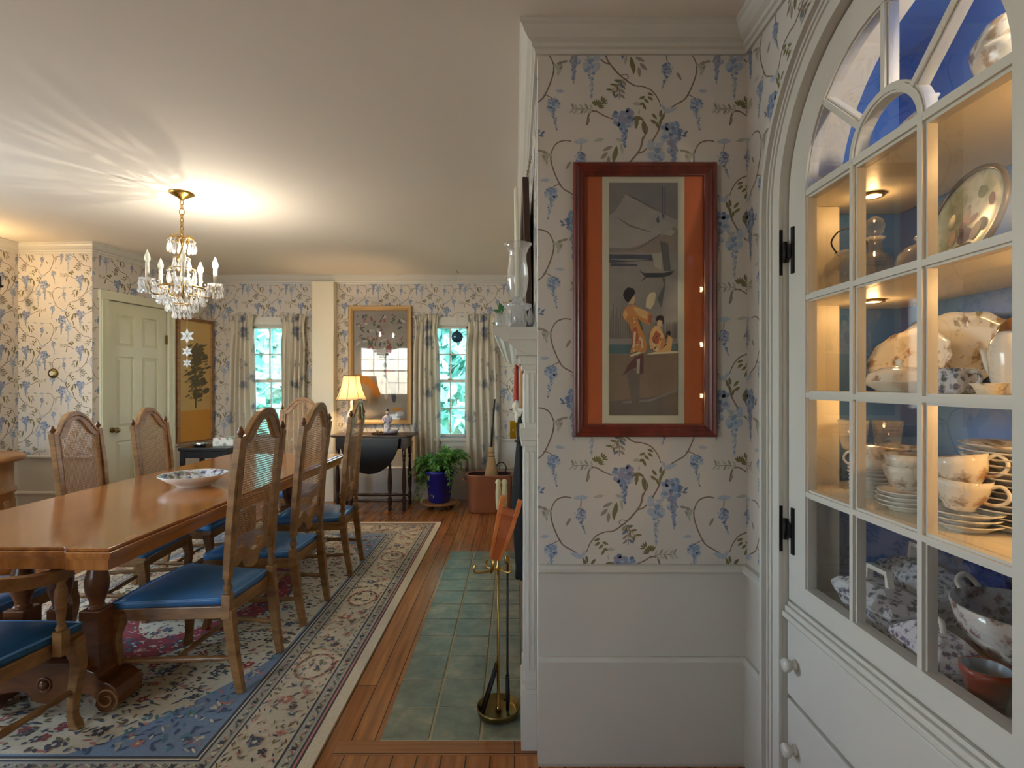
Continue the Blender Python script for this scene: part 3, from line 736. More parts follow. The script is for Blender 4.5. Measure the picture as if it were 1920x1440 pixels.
def cup(label, loc, rz=0, tilt=(0, 0), s=1.0, flip=False, mat=None, grp='teacups in the lit cabinet'):
    t = thing('teacup', label, 'cup', loc, 0, grp); t.rotation_euler = (tilt[0] + (math.pi if flip else 0), tilt[1], rz); t.scale = (s,)*3
    b = MB(); b.lathe(CUP, 28, mod=scal(8, .02, .035)); b.build('cup_bowl', mat or M_china, t)
    h = MB(); h.tube(smoothpath([(.038, 0, .046), (.055, 0, .052), (.066, 0, .04), (.062, 0, .026), (.048, 0, .018), (.033, 0, .018)], 5), .0032, 8); h.build('cup_handle', mat or M_china, t)
    return t
p = shelf_at(SHELF[0], 1634, .925); cup('white teacup turned upside down on the column of saucers', (p[0], p[1], p[2]+.130), 2.2, flip=True)
p = shelf_at(SHELF[0], 1697, .905); cup('floral teacup standing on the pile of saucers, lower of two nested cups', (p[0], p[1], p[2]+.046), -1.2)
cup('floral teacup nested in another cup beside the goblet, upper of the two', (p[0]+.002, p[1], p[2]+.073), -1.0)
p = shelf_at(SHELF[0], 1800, .905); cup('floral teacup on three saucers, below the tilted cup', (p[0], p[1], p[2]+.040), -1.1, (.06, .1), 1.15)
cup('floral teacup tipped over on top of another cup, handle toward the plates', (p[0]+.004, p[1]-.008, p[2]+.082), -1.05, (.0, -.2), 1.15)
# goblets
for pxx, X, lab in ((1664, 1.035, 'cut-glass goblet with square-cut bowl in front of the plate stack'), (1600, .945, 'cut-glass goblet close to the cabinet jamb')):
    g = thing('goblet', lab, 'goblet', shelf_at(SHELF[0], pxx, X), 0, 'cut-glass goblets'); hgt = .19
    b = MB(); b.lathe([(0, .105), (.012, .106), (.026, .118), (.030, .135), (.0365, hgt), (.038, hgt), (.0315, .133), (.027, .113), (.012, .100), (0, .100)], 24); b.build('bowl', M_clear, g)
    b = MB(); b.lathe([(0, 0), (.034, 0), (.033, .004), (.010, .010), (.006, .03), (.009, .05), (.006, .075), (.009, .1), (0, .101)], 24); b.build('stem', M_clear, g)
# shelf at eye level
def oval(name, label, rx, rz_, loc, rot, mats, cat='platter', n=12, am=.025):
    m = MB(); m.lathe(plate_prof(1, .10), 64, 0, mod=scal(n, am, .8))
    m.v = [(x*rx, y*rz_, z*.22) for x, y, z in m.v]
    o = m.build(name, mats, None, loc, rot); return tag(o, label, cat)
lean = lambda tilt, yaw=0: Euler((R(90-tilt), 0, R(-90+yaw)), 'XYZ')
oval('oval_platter', 'large scalloped oval platter with floral sprays leaning at the back of the middle shelf', .215, .100, (1.115, 1.365, SHELF[1]+.100), lean(12), M_china)
oval('oval_platter', 'scalloped oval floral platter leaning in front of a larger platter', .150, .082, (1.06, 1.42, SHELF[1]+.082), lean(17), M_china)
t = thing('covered_dish', 'low white covered dish in front of the oval platters', 'dish', shelf_at(SHELF[1], 1686, .935), 0)
b = MB(); b.lathe([(0, 0), (.05, 0), (.06, .004), (.10, .024), (.104, .026), (.10, .028), (0, .01)], 32, sx=.62, sy=1); b.build('dish', M_chinaw, t)
b = MB(); b.lathe([(.095, .026), (.085, .046), (.05, .060), (.012, .064), (.008, .07), (.014, .078), (0, .084)], 32, sx=.62, sy=1); b.build('lid', M_china, t)
t = thing('square_cup', 'small square cup covered in dark flower transfer', 'cup', shelf_at(SHELF[1], 1786, .93), R(8))
b = MB(); b.prism([(-.028,-.036),(.028,-.036),(.028,.036),(-.028,.036)], lambda a, q, z: (a*(.9+.1*z/.055), q*(.9+.1*z/.055), z), 0, .055); b.build('cup_bowl', M_chinab, t, bevel=.006)
b = MB(); b.tube(smoothpath([(0, -.036, .046), (0, -.055, .044), (0, -.058, .026), (0, -.036, .014)], 4), .004); b.build('cup_handle', M_chinab, t)
t = thing('teapot', 'tall white teapot with a brown rim at the end of the middle shelf', 'teapot', shelf_at(SHELF[1], 1913, .93), R(0))
b = MB(); b.lathe([(0, 0), (.034, 0), (.038, .006), (.044, .04), (.047, .075), (.043, .10), (.032, .115), (.03, .12), (0, .12)], 28); b.build('pot_body', M_chinaw, t)
b = MB(); b.lathe([(.033, .118), (.031, .128), (.018, .142), (.006, .147), (.009, .154), (0, .160)], 24); b.build('lid', pm('brown_glaze', srgb(120, 78, 48), .2), t)
b = MB(); b.tube(smoothpath([(0, .04, .03), (0, .062, .05), (0, .078, .09)], 5), [.012, .011, .010, .009, .008, .008, .007, .007, .006, .006, .006]); b.build('spout', M_chinaw, t)
t = tag(oval('gravy_boat', 'x', .032, .03, (0,0,0), (0,0,0), M_china), 'small floral sauce dish with beaded edge beside the teapot', 'dish')
t.location = shelf_at(SHELF[1], 1858, .885)
# shelf with glass jars and the scene plate
M_scene = None
def scene_plate():
    m, nt, b = newmat('scene_plate_glaze'); v = coords(nt)
    n = N(nt, 'ShaderNodeTexNoise'); n.inputs['Scale'].default_value = 16; n.inputs['Detail'].default_value = 4; nt.links.new(v, n.inputs['Vector'])
    nt.links.new(ramp(nt, n.outputs[0], [(.28, srgb(120,128,96)), (.42, srgb(168,168,132)), (.55, srgb(200,196,172)), (.68, srgb(150,140,112))]), b.inputs['Base Color'])
    b.inputs['Roughness'].default_value = .15; return m
t = thing('picture_plate', 'round picture plate with dark rim showing a painted garden scene', 'plate', (1.0, 1.165, SHELF[2]), 0); r = .112
b = MB(); b.lathe(plate_prof(r, .016), 40); MP = Matrix.Translation((.0, 0, r)) @ lean(14, -6).to_matrix().to_4x4(); b.v = [tuple(MP @ Vector(p)) for p in b.v]; b.build('plate', scene_plate(), t)
b = MB(); b.tube([(r*.985*math.cos(a), r*.985*math.sin(a), .017) for a in [2*math.pi*k/48 for k in range(48)]], .006, 8, closed=True); b.v = [tuple(MP @ Vector(p)) for p in b.v]; b.build('plate_rim', pm('plate_rim_glaze', srgb(84, 74, 66), .2), t)
b = MB(); g = random.Random(5)
pcol = [srgb(92,60,74), srgb(138,78,62), srgb(104,84,58), srgb(186,158,128), srgb(110,116,80)]
pm_ = [pm('plate_paint_%d' % i, c, .2) for i, c in enumerate(pcol)]
def pblob(cx, cy, rx, ry, a, mi, z=.0078):
    pts = [(cx + rx*math.cos(q)*math.cos(a)-ry*math.sin(q)*math.sin(a), cy + rx*math.cos(q)*math.sin(a)+ry*math.sin(q)*math.cos(a), z+mi*.0002) for q in [2*math.pi*k/10 for k in range(10)]]
    b.poly([tuple(MP @ Vector(p)) for p in pts], mi)
for q in ((-.012,-.01,.012,.028,.1,0),(-.008,.012,.010,.015,0,1),(-.01,.03,.007,.008,0,0),(.01,.0,.018,.008,.5,1),(-.002,-.035,.022,.018,.2,0),(.03,-.03,.012,.022,-.4,3),(.045,-.02,.012,.016,.4,2),
          (-.04,-.03,.012,.02,.2,3),(.02,.06,.012,.018,.2,4),(-.03,.055,.006,.02,.1,4),(.055,.03,.008,.016,.3,1),(-.055,.01,.01,.02,0,4),(0,-.06,.03,.008,0,2)): pblob(*q)
b.build('painted_scene', pm_, t)
M_jar = glassy('jar_glass', (.99, .97, .94, 1), .75, .22)
t = thing('decanter', 'cut-glass decanter with a round stopper beside the globe jar', 'decanter', shelf_at(SHELF[2], 1640, 1.0)); 
b = MB(); b.lathe([(0, 0), (.044, 0), (.046, .005), (.046, .085), (.040, .105), (.02, .12), (.017, .15), (.026, .16), (.0255, .162), (.015, .152), (.017, .12), (.036, .104), (.043, .085), (.043, .006), (0, .004)], 26, mod=lambda a, r: 1+.018*math.cos(14*a) if r > .03 else 1); b.build('body', M_jar, t)
b = MB(); b.lathe([(0, .150), (.013, .152), (.012, .166), (.02, .176), (.025, .193), (.02, .21), (.008, .220), (0, .221)], 18); b.build('stopper', M_jar, t)
t = thing('globe_jar', 'round clear glass globe jar against the cabinet jamb', 'jar', shelf_at(SHELF[2], 1592, .932))
b = MB(); b.lathe([(0, 0), (.04, 0), (.056, .02), (.066, .055), (.060, .09), (.04, .112), (.034, .118), (.037, .124), (.0355, .124), (.03, .118), (.037, .112), (.057, .09), (.063, .055), (.053, .022), (0, .006)], 26); b.build('body', M_jar, t)
b = MB(); b.tube(smoothpath([(.034, 0, .12), (.05, 0, .15), (.03, 0, .18), (0, 0, .19), (-.03, 0, .18), (-.05, 0, .15), (-.034, 0, .12)], 4), .0022, 6); b.build('wire_handle', M_iron, t)
t = tag((lambda b: (b.lathe([(.05, 0), (.052, 0), (.052, .06), (.046, .09), (.03, .108), (.008, .116), (.006, .122), (.012, .13), (.008, .138), (0, .139)], 26), b)[1])(MB()).build('glass_dome', M_jar, None, (1.04, 1.372, SHELF[2])), 'clear glass dome with a knob beside the picture plate', 'dome')
# top shelf
oval('serving_bowl', 'scalloped white serving bowl at the window end of the top shelf', .10, .07, (0,0,0), (0,0,0), M_china, 'bowl')
o = bpy.data.objects['serving_bowl']; o.location = (.985, 1.44, SHELF[3]); o.rotation_euler = (0, 0, R(90))
o.data.transform(Matrix.Scale(3.6, 4, (0, 0, 1)))
cup('white cup with a red transfer tucked behind the arched door stile on the top shelf', (.93, 1.515, SHELF[3]+.0005), .6, s=1.15, grp=None, mat=spotted('red_transfer', srgb(226,218,206), [srgb(170,70,50), srgb(176,92,66)], 60, .2, .5, cover=.7))
t = thing('covered_dish', 'white covered dish with a knob handle on the top shelf under the fan muntins', 'dish', (.965, 1.235, SHELF[3]))
b = MB(); b.lathe([(0, 0), (.04, 0), (.06, .02), (.094, .055), (.098, .06), (.09, .06), (0, .02)], 32, sx=.7, mod=scal(12, .02, .08)); b.build('dish', M_china, t)
b = MB(); b.lathe([(.094, .06), (.08, .085), (.05, .105), (.012, .115), (.012, .125), (.02, .135), (0, .145)], 32, sx=.7, mod=scal(12, .02, .07)); b.build('lid', M_china, t)
t = thing('soup_tureen', 'footed floral soup tureen with lid at the near end of the top shelf', 'tureen', (.955, 1.012, SHELF[3]))
b = MB(); b.lathe([(0, 0), (.04, 0), (.042, .01), (.03, .03), (.055, .055), (.066, .09), (.07, .11), (.064, .11), (0, .05)], 30, mod=scal(10, .03, .06)); b.build('bowl', M_china, t)
b = MB(); b.lathe([(.07, .11), (.066, .13), (.05, .16), (.02, .178), (.01, .182), (.016, .195), (0, .205)], 30, mod=scal(10, .03, .06)); b.build('lid', M_china, t)
b = MB(); b.tube(smoothpath([(0, .066, .10), (0, .088, .105), (0, .086, .075), (0, .064, .075)], 4), .004); b.build('handle', M_china, t)
# unlit bottom compartment
def tureen_rect(label, loc, rz, lx, ly, hz, grp=None):
    t = thing('vegetable_dish', label, 'dish', loc, rz, grp)
    b = MB(); q = [(-1,-.7),(-.8,-1),(.8,-1),(1,-.7),(1,.7),(.8,1),(-.8,1),(-1,.7)]
    lev = ((.7, 0), (.72, .008), (.95, hz*.45), (1.03, hz*.5), (1.03, hz*.54)); vs = []; fs = []
    for s_, z in lev: vs += [(a*lx*s_, c_*ly*s_, z) for a, c_ in q]
    for i in range(len(lev)-1):
        for k in range(8): fs.append((i*8+k, i*8+(k+1) % 8, i*8+8+(k+1) % 8, i*8+8+k))
    fs += [tuple(range(8))[::-1], tuple(range(len(vs)-8, len(vs)))]; b.add(vs, fs); b.build('dish', M_chinab, t, bevel=.003)
    b = MB(); lev = ((1.05, hz*.54), (1.05, hz*.60), (.9, hz*.72), (.5, hz*.84), (.45, hz*.86)); vs = []; fs = []
    for s_, z in lev: vs += [(a*lx*s_, c_*ly*s_, z) for a, c_ in q]
    for i in range(len(lev)-1):
        for k in range(8): fs.append((i*8+k, i*8+(k+1) % 8, i*8+8+(k+1) % 8, i*8+8+k))
    fs += [tuple(range(8))[::-1], tuple(range(len(vs)-8, len(vs)))]; b.add(vs, fs); l = b.build('lid', M_chinab, t, bevel=.003)
    b = MB(); b.tube([(0, -ly*.36, hz*.84), (0, -ly*.3, hz*1.12), (0, ly*.3, hz*1.12), (0, ly*.36, hz*.84)], .007, sec=(.006, .008)); b.build('lid_handle', M_chinaw, l)
    return t
tureen_rect('lidded transferware vegetable dish with a white bar handle, lower front of two', (.905, 1.325, DECK), R(2), .062, .105, .125)
tureen_rect('lidded transferware vegetable dish behind its twin, only lid and bar handle clear', (1.065, 1.395, DECK), R(-3), .064, .11, .155)
t = thing('butter_dish', 'lidded butter dish with purple transfer beside the big bowl', 'dish', (.888, 1.122, DECK), R(-6))
b = MB(); b.box(-.052, .052, -.092, .092, .026, .034); b.prism([(-.04,-.075),(.04,-.075),(.04,.075),(-.04,.075)], lambda a, c_, z: (a*(.8+7*z), c_*(.85+5*z), z), 0, .028); b.build('dish', M_chinab, t, bevel=.003)
b = MB(); b.add([(sx_*x, sy_*y, z) for x, y, z in ((.05, .088, .034), (.048, .086, .052), (.022, .045, .085)) for sx_, sy_ in ((-1,-1),(1,-1),(1,1),(-1,1))],
      [(i*4+k, i*4+(k+1) % 4, i*4+4+(k+1) % 4, i*4+4+k) for i in range(2) for k in range(4)] + [(0,1,2,3), (8,9,10,11)]); l = b.build('lid', spotted('purple_transfer', srgb(214,210,214), [srgb(104,64,96), srgb(84,66,110)], 70, .25, .6, cover=.85), t, bevel=.004)
b = MB(); b.tube(smoothpath([(0, -.02, .083), (0, -.014, .105), (0, .014, .105), (0, .02, .083)], 4), .006); b.build('lid_handle', M_chinaw, l)
t = thing('punch_bowl', 'large footed floral bowl with ear handles in the bottom of the cabinet', 'bowl', (1.03, 1.075, DECK), 0)
b = MB(); b.lathe([(0, .0), (.05, 0), (.052, .008), (.042, .02), (.075, .05), (.11, .10), (.122, .145), (.118, .147), (.105, .10), (.07, .055), (0, .03)], 40); b.build('bowl', spotted('bowl_transfer', srgb(214,206,200), [srgb(120,70,70), srgb(90,86,70), srgb(130,90,86)], 34, .2, .55, cover=.7), t)
for s_ in (1, -1):
    b = MB(); b.tube(smoothpath([(-.02, s_*.116, .125), (-.02, s_*.142, .15), (0, s_*.148, .165), (.02, s_*.142, .15), (.02, s_*.116, .125)], 4), .006); b.build('bowl_handle', M_chinaw, t)
t = tag((lambda b: (b.lathe([(0, 0), (.024, 0), (.025, .004), (.038, .062), (.041, .064), (.041, .078), (.037, .078), (.022, .01), (0, .008)], 28), b)[1])(MB()).build('flower_pot', pm('red_glaze', srgb(136, 44, 24), .3, var=.2), None, (.872, .985, DECK)), 'little red terracotta pot at the bottom corner of the cabinet', 'pot')
b = MB(); b.lathe([(.0364, .0775), (.0212, .0115), (0, .0112)], 28); b.build('pot_lining', pm('pale_blue_glaze', srgb(140, 166, 176), .25), t)
for i, (y, r, lab) in enumerate(((1.30, .105, 'dark blue platter standing behind the vegetable dishes'),)):
    oval('blue_platter', lab, r*1.25, r, (1.125, y, DECK+r), lean(8), spotted('blue_transfer', srgb(60, 74, 120), [srgb(30,36,70), srgb(24,28,58)], 40, .25, .6, cover=.9))
# ------------------------------------------------------------------ dining chairs: high arched cane backs, blue leather seats
BY = [(0, .266), (.15, .240), (.30, .222), (.45, .214), (.62, .222), (.85, .240), (1.09, .272), (1.2, .290)]
back_y = lambda z: lerp(BY, z)
def crest_out(x):            # outer silhouette of the arched back
    a = abs(x)
    return lerp([(0, 1.185), (.03, 1.182), (.06, 1.170), (.09, 1.148), (.115, 1.118), (.132, 1.092), (.145, 1.078), (.16, 1.073), (.19, 1.073)], a)
def crest_in(x):
    a = abs(x)
    return lerp([(0, 1.138), (.025, 1.134), (.05, 1.112), (.07, 1.082), (.095, 1.052), (.12, 1.036), (.15, 1.03)], a)
def foot_in(x):
    a = abs(x)
    return lerp([(0, .545), (.03, .555), (.06, .585), (.09, .590), (.12, .570), (.15, .565)], a)
def foot_out(x):
    a = abs(x)
    return lerp([(0, .470), (.03, .478), (.06, .520), (.09, .535), (.12, .515), (.16, .512)], a)
PX = .178                                      # half distance between back posts
def make_chair(label, wf=.225, arms=False):
    t = thing('dining_armchair' if arms else 'dining_chair', label, 'chair', (0,0,0), 0, None if arms else 'cane-back dining chairs around the table')
    k = wf/.225; kx = PX*k
    pf = lambda x, z, o: (x*k, back_y(z)+o, z)
    for s in (-1, 1):
        zs = [0, .03, .08, .15, .22, .28, .32, .35]
        P = [(s*(kx - .012*(1 - z/.4)), back_y(z), z) for z in zs]
        b = MB(); b.tube(P, 0, sec=[(.0135+.004*min(1, z/.3), .0155+.006*min(1, z/.3)) for z in zs], up=(0,1,0)); 
        b.box(s*kx-.018, s*kx+.018, back_y(.44)-.019, back_y(.44)+.019, .312, .415)
        b.lathe([(.0, .415), (.013, .415), (.012, .424), (.0185, .434), (.0185, .446), (.012, .460), (.014, .468), (.017, .485), (0, .485)], 14, 0, Matrix.Translation((s*kx, back_y(.48), 0)))
        zs = [.48, .60, .72, .85, .97, 1.068]
        b.tube([(s*kx, back_y(z), z) for z in zs], 0, sec=[(.0165, .015)]*len(zs), up=(0,1,0))
        post = b.build('back_post', M_oak, t, bevel=.003)
        f = MB(); f.lathe([(0, 1.066), (.011, 1.066), (.008, 1.072), (.0145, 1.083), (.0145, 1.091), (.008, 1.098), (.009, 1.104), (0, 1.114)], 12, 0, Matrix.Translation((s*kx, back_y(1.08), 0))); f.build('finial', M_tabledk, post)
        L = smoothpath([(s*wf, -.215, .35), (s*wf, -.222, .30), (s*(wf+.006), -.232, .24), (s*(wf-.004), -.222, .13), (s*(wf-.008), -.222, .05), (s*(wf-.002), -.236, .0)], 3)
        W = [.026-.0115*min(1, i/(len(L)-5)) if i < len(L)-3 else .0165 for i in range(len(L))]
        b = MB(); b.tube(L, 0, sec=[(q, q) for q in W], up=(0,1,0)); b.build('front_leg', M_oak, t, bevel=.004)
        # turned side stretcher
        a_, c_ = Vector((s*(wf-.006), -.222, .145)), Vector((s*(kx-.008), back_y(.145), .145)); st_ = MB()
        rr = [.010,.010,.014,.009,.015,.011,.012,.014,.012,.011,.015,.009,.014,.010,.010]
        st_.tube([tuple(a_.lerp(c_, i/14)) for i in range(15)], rr, 10); st_.build('stretcher', M_oak, t)
    st_ = MB(); xq = (wf+kx)/2-.01; st_.tube([(-xq+2*xq*i/14, 0, .145) for i in range(15)], [.009,.009,.013,.008,.014,.010,.012,.014,.012,.010,.014,.008,.013,.009,.009], 10); st_.build('stretcher', M_oak, t)
    # seat rails
    b = MB(); q = [(-wf-.008, -.24), (wf+.008, -.24), (kx+.004, .205), (-kx-.004, .205)]
    qi = [(-wf+.018, -.21), (wf-.018, -.21), (kx-.02, .185), (-kx+.02, .185)]
    b.ring(q, qi, lambda u, v, z: (u, v, z), .312, .364); b.build('seat_frame', M_oak, t, bevel=.004)
    b = MB(); n = 10; G = []; vs = []
    for j in range(n+1):
        v = -1+2*j/n; hw = wf+.012 + (kx-.012-wf-.012)*(v+1)/2
        for i in range(n+1):
            u_ = -1+2*i/n; e = max(0, 1-(u_**4)) * max(0, 1-(v**4))
            bow = -.012*(1-u_*u_) if v < -.99 else 0
            vs.append((u_*hw, -.235+.435*(v+1)/2+bow, .392+.026*e**.6))
    fs = [(j*(n+1)+i, j*(n+1)+i+1, (j+1)*(n+1)+i+1, (j+1)*(n+1)+i) for j in range(n) for i in range(n)]
    ed = [i for i in range(n+1)] + [(j+1)*(n+1)+n for j in range(n)] + [n*(n+1)+i for i in range(n-1, -1, -1)] + [j*(n+1) for j in range(n-1, 0, -1)]
    m0 = len(vs)
    vs += [(vs[i][0]*1.0, vs[i][1], .3645) for i in ed]
    fs += [(ed[i], ed[(i+1) % len(ed)], m0+(i+1) % len(ed), m0+i) for i in range(len(ed))] + [tuple(range(m0, m0+len(ed)))]
    b.add(vs, fs, 0, True); seat = b.build('seat', M_blue, t)
    b = MB(); b.tube([(vs[i][0]*1.004, vs[i][1], .392) for i in ed], .0042, 6, closed=True); b.build('seat_piping', M_bluepipe, seat)
    # carved back frame with a cane panel
    xs = [-.160+.32*i/40 for i in range(41)]
    top_o = [(x, crest_out(x)) for x in xs]; top_i = [(max(-.142, min(.142, x*.89)), crest_in(x*.89)) for x in xs]
    bot_o = [(x, foot_out(x)) for x in xs[::-1]]; bot_i = [(x*.89, foot_in(x*.89)) for x in xs[::-1]]
    b = MB(); b.ring(top_o+bot_o, top_i+bot_i, pf, -.012, .010)
    for a, c_ in ((.020, .006),):                # raised bead following the arch
        b.tube([pf(x*.95, crest_out(x*.95)-.024, .010) for x in xs], .0045, 6); b.tube([pf(x*.95, crest_out(x*.95)-.024, -.012) for x in xs], .0045, 6)
    for s in (-1, 1):                            # scrolls of the lower rail
        b.tube([pf(s*.05+.014*math.cos(a), .55+.014*math.sin(a), -.012) for a in [2*math.pi*i/12 for i in range(12)]], .004, 6, closed=True)
        b.add([pf(s*.158, .512, -.012), pf(s*.178, .512, -.012), pf(s*.178, 1.066, -.012), pf(s*.158, 1.073, -.012), pf(s*.158, .512, .010), pf(s*.178, .512, .010), pf(s*.178, 1.066, .010), pf(s*.158, 1.073, .010)],
              [(0,1,2,3),(4,5,6,7),(0,1,5,4),(1,2,6,5),(2,3,7,6),(3,0,4,7)])
    b.build('back_frame', M_oak, t)
    c = MB(); pit = .0105
    z = .50
    while z < 1.14:                              # cane strands across
        z += pit; run_ = None; X = [-.146+.292*i/60 for i in range(61)]
        ins = [foot_in(x)-.004 < z < crest_in(x)+.004 for x in X]; i = 0
        while i < 61:
            if ins[i]:
                j = i
                while j < 60 and ins[j+1]: j += 1
                if j > i: c.add([pf(X[i], z-.0016, 0), pf(X[j], z-.0016, 0), pf(X[j], z+.0016, 0), pf(X[i], z+.0016, 0),
                                 pf(X[i], z-.0016, .0012), pf(X[j], z-.0016, .0012), pf(X[j], z+.0016, .0012), pf(X[i], z+.0016, .0012)], [(0,1,2,3),(4,5,6,7),(0,1,5,4),(2,3,7,6)])
                i = j+1
            else: i += 1
    x = -.146
    while x < .146:                              # strands upward
        x += pit; z0, z1 = foot_in(x)-.004, crest_in(x)+.004; m_ = 7
        for i in range(m_):
            a, d_ = z0+(z1-z0)*i/m_, z0+(z1-z0)*(i+1)/m_
            c.add([pf(x-.0012, a, .0013), pf(x+.0012, a, .0013), pf(x+.0012, d_, .0013), pf(x-.0012, d_, .0013)], [(0,1,2,3)])
            c.add([pf(x-.0012, a, -.0004), pf(x+.0012, a, -.0004), pf(x+.0012, d_, -.0004), pf(x-.0012, d_, -.0004)], [(0,1,2,3)])
    c.build('cane_panel', M_cane, t)
    if arms:
        for s in (-1, 1):
            A = smoothpath([(s*(wf+.028), -.135, .613), (s*(wf+.036), -.155, .620), (s*(wf+.032), -.085, .618), (s*(wf+.016), .01, .632), (s*(kx+.02), .12, .66), (s*(kx+.004), back_y(.7), .68)], 4)
            b = MB(); b.tube(A, 0, sec=[(.012, .022)]*len(A)); b.build('arm_rest', M_oak, t, bevel=.005)
            b = MB(); b.box(s*(wf+.024)-.017, s*(wf+.024)+.017, -.150, -.114, .325, .41)
            b.lathe([(0, .41), (.012, .41), (.017, .422), (.011, .434), (.014, .46), (.021, .53), (.019, .555), (.011, .58), (.018, .588), (.011, .594), (.018, .600), (.018, .610), (0, .610)], 14, 0, Matrix.Translation((s*(wf+.024), -.132, 0)))
            b.build('arm_post', M_oak, t)
    return t
GC = 'cane-back dining chairs around the table'
c0 = make_chair('cane-back dining chair with a broad blue seat beside the hearth, overlapping the white bowl')
# seat fronts face -X for the hearth side: local -Y -> -X is a turn of -90 degrees
SIDE = R(-90)
def put(c, x, y, rz): c.location = (x, y, RUGZ); c.rotation_euler = (0, 0, rz)
RUGZ = .0115
put(c0, -1.40, 2.41, SIDE+R(-3))
dup(c0, (-1.385, 3.02, RUGZ), SIDE+R(-2), 'cane-back dining chair between its neighbour by the white bowl and the chair below the lamp')
dup(c0, (-1.375, 3.735, RUGZ), SIDE+R(3), 'cane-back dining chair seen almost edge-on in front of the lit table lamp')
dup(c0, (-1.94, 4.62, RUGZ), R(2), 'cane-back dining chair facing down the room at the window end of the table', (1, 1, .985))
KZ = (1, 1, .955)
dup(c0, (-2.25, 3.09, RUGZ), R(90)+R(5), 'cane-back dining chair in front of the thermostat wall, by the panelled door casing', KZ)
dup(c0, (-2.19, 3.615, RUGZ), R(90)+R(4), 'cane-back dining chair in front of the pale green panelled door', KZ)
dup(c0, (-2.36, 2.34, RUGZ), R(90), 'dining chair tucked under the far long side of the table, only its blue seat showing', KZ)
ac = make_chair('carved dining armchair with a worn teal-blue seat at the head of the table', .25, True)
put(ac, -1.89, 1.768, R(180))
M_teal = pm('worn_blue_leather', srgb(42, 92, 134), .4, var=.2, vs=6)
for ch in ac.children:
    if ch.name.startswith('seat') and not ch.name.startswith('seat_frame'):
        ch.data.materials[0] = M_teal

# ------------------------------------------------------------------ dining table
TX0, TX1, TY0, TY1, TZ = -2.29, -1.37, 1.806, 4.30, .74
tcx = (TX0+TX1)/2
tb = thing('dining_table', 'long polished walnut trestle table with shaped ends and carved scroll feet', 'table', (tcx, (TY0+TY1)/2, 0))
hx, hy = (TX1-TX0)/2, (TY1-TY0)/2
def top_outline(e):
    h, q = hx-e, hy-e
    right = [(h, -q), (h, q)]
    end = [(h-.155, 0), (h-.165, .012), (h-.19, .018)]
    P = [(h, -q), (h, q), (h-.15, q), (h-.165, q-.014), (-h+.165, q-.014), (-h+.15, q), (-h, q), (-h, -q), (-h+.15, -q), (-h+.165, -q+.014), (h-.165, -q+.014), (h-.15, -q)]
    return P
b = MB()
for e, z0, z1 in ((.012, TZ-.012, TZ), (.0, TZ-.030, TZ-.012), (.010, TZ-.040, TZ-.030), (.022, TZ-.08, TZ-.040)):
    b.prism(top_outline(e), lambda u, v, z: (u, v, z), z0, z1)
b.build('tabletop', M_table, tb, bevel=.003)
b = MB(); b.box(-.30, .30, -hy+.22, hy-.22, TZ-.13, TZ-.078); b.build('apron', M_tabledk, tb)
BAL = [(0, .385), (.030, .385), (.034, .395), (.024, .405), (.027, .42), (.040, .46), (.043, .50), (.034, .54), (.022, .565), (.030, .575), (.030, .585), (.022, .595), (.034, .61), (.036, .625), (0, .625)]
for sy in (-1, 1):
    yy = sy*(hy-.34)
    for x in (-.15, 0, .15):
        b = MB(); b.lathe(BAL, 20, 0, Matrix.Translation((x, yy, 0))); b.box(x-.036, x+.036, yy-.036, yy+.036, .615, .665)
        if x: b.box(x-.042, x+.042, yy-.042, yy+.042, .13, .39)
        else: b.box(x-.03, x+.03, yy-.03, yy+.03, .18, .39)
        b.build('baluster', M_tabledk, tb, bevel=.004)
    b = MB(); b.box(-.26, .26, yy-.045, yy+.045, .645, .69); b.build('trestle_head', M_tabledk, tb, bevel=.004)
    # foot: a shaped board ending in scrolls
    b = MB(); up = [(.0, .20), (.14, .20), (.165, .175), (.19, .165), (.205, .14), (.225, .128), (.25, .120), (.275, .10), (.288, .07), (.283, .04), (.262, .015), (.235, .009), (.21, .015), (.195, .035), (.20, .058), (.175, .08), (.12, .088), (.07, .085), (.055, .06), (.03, .045), (0, .042)]
    P = up + [(-x, z) for x, z in up[::-1][1:-1]]
    b.prism(P, lambda u, v, t: (u, t, v), yy-.07, yy+.07)
    foot = b.build('scroll_foot', M_tabledk, tb, bevel=.003)
    for s in (-1, 1):
        sp = MB(); cx_, cz_ = s*.240, .060
        sp.tube([(cx_ + s*(.012+.034*a/9.4)*math.cos(-a+2.2)*1, yy-.072, cz_+(.012+.034*a/9.4)*math.sin(-a+2.2)) for a in [9.4*i/40 for i in range(41)]], .0042, 6)
        sp.build('scroll_carving', M_oak, foot)
    bo = MB(); bo.ball((0, yy-.072, .118), .018); bo.tube([(.026*math.cos(a), yy-.072, .118+.026*math.sin(a)) for a in [2*math.pi*i/16 for i in range(16)]], .004, 6, closed=True); bo.build('carved_boss', M_tabledk, foot)
b = MB(); b.box(-.022, .022, -hy+.38, hy-.38, .19, .26); b.build('stretcher_beam', M_tabledk, tb, bevel=.005)
for o in tb.children:
    if o.name.startswith(('baluster', 'scroll_foot', 'trestle_head', 'stretcher_beam')): o.location.z = RUGZ if not o.name.startswith('trestle') else 0

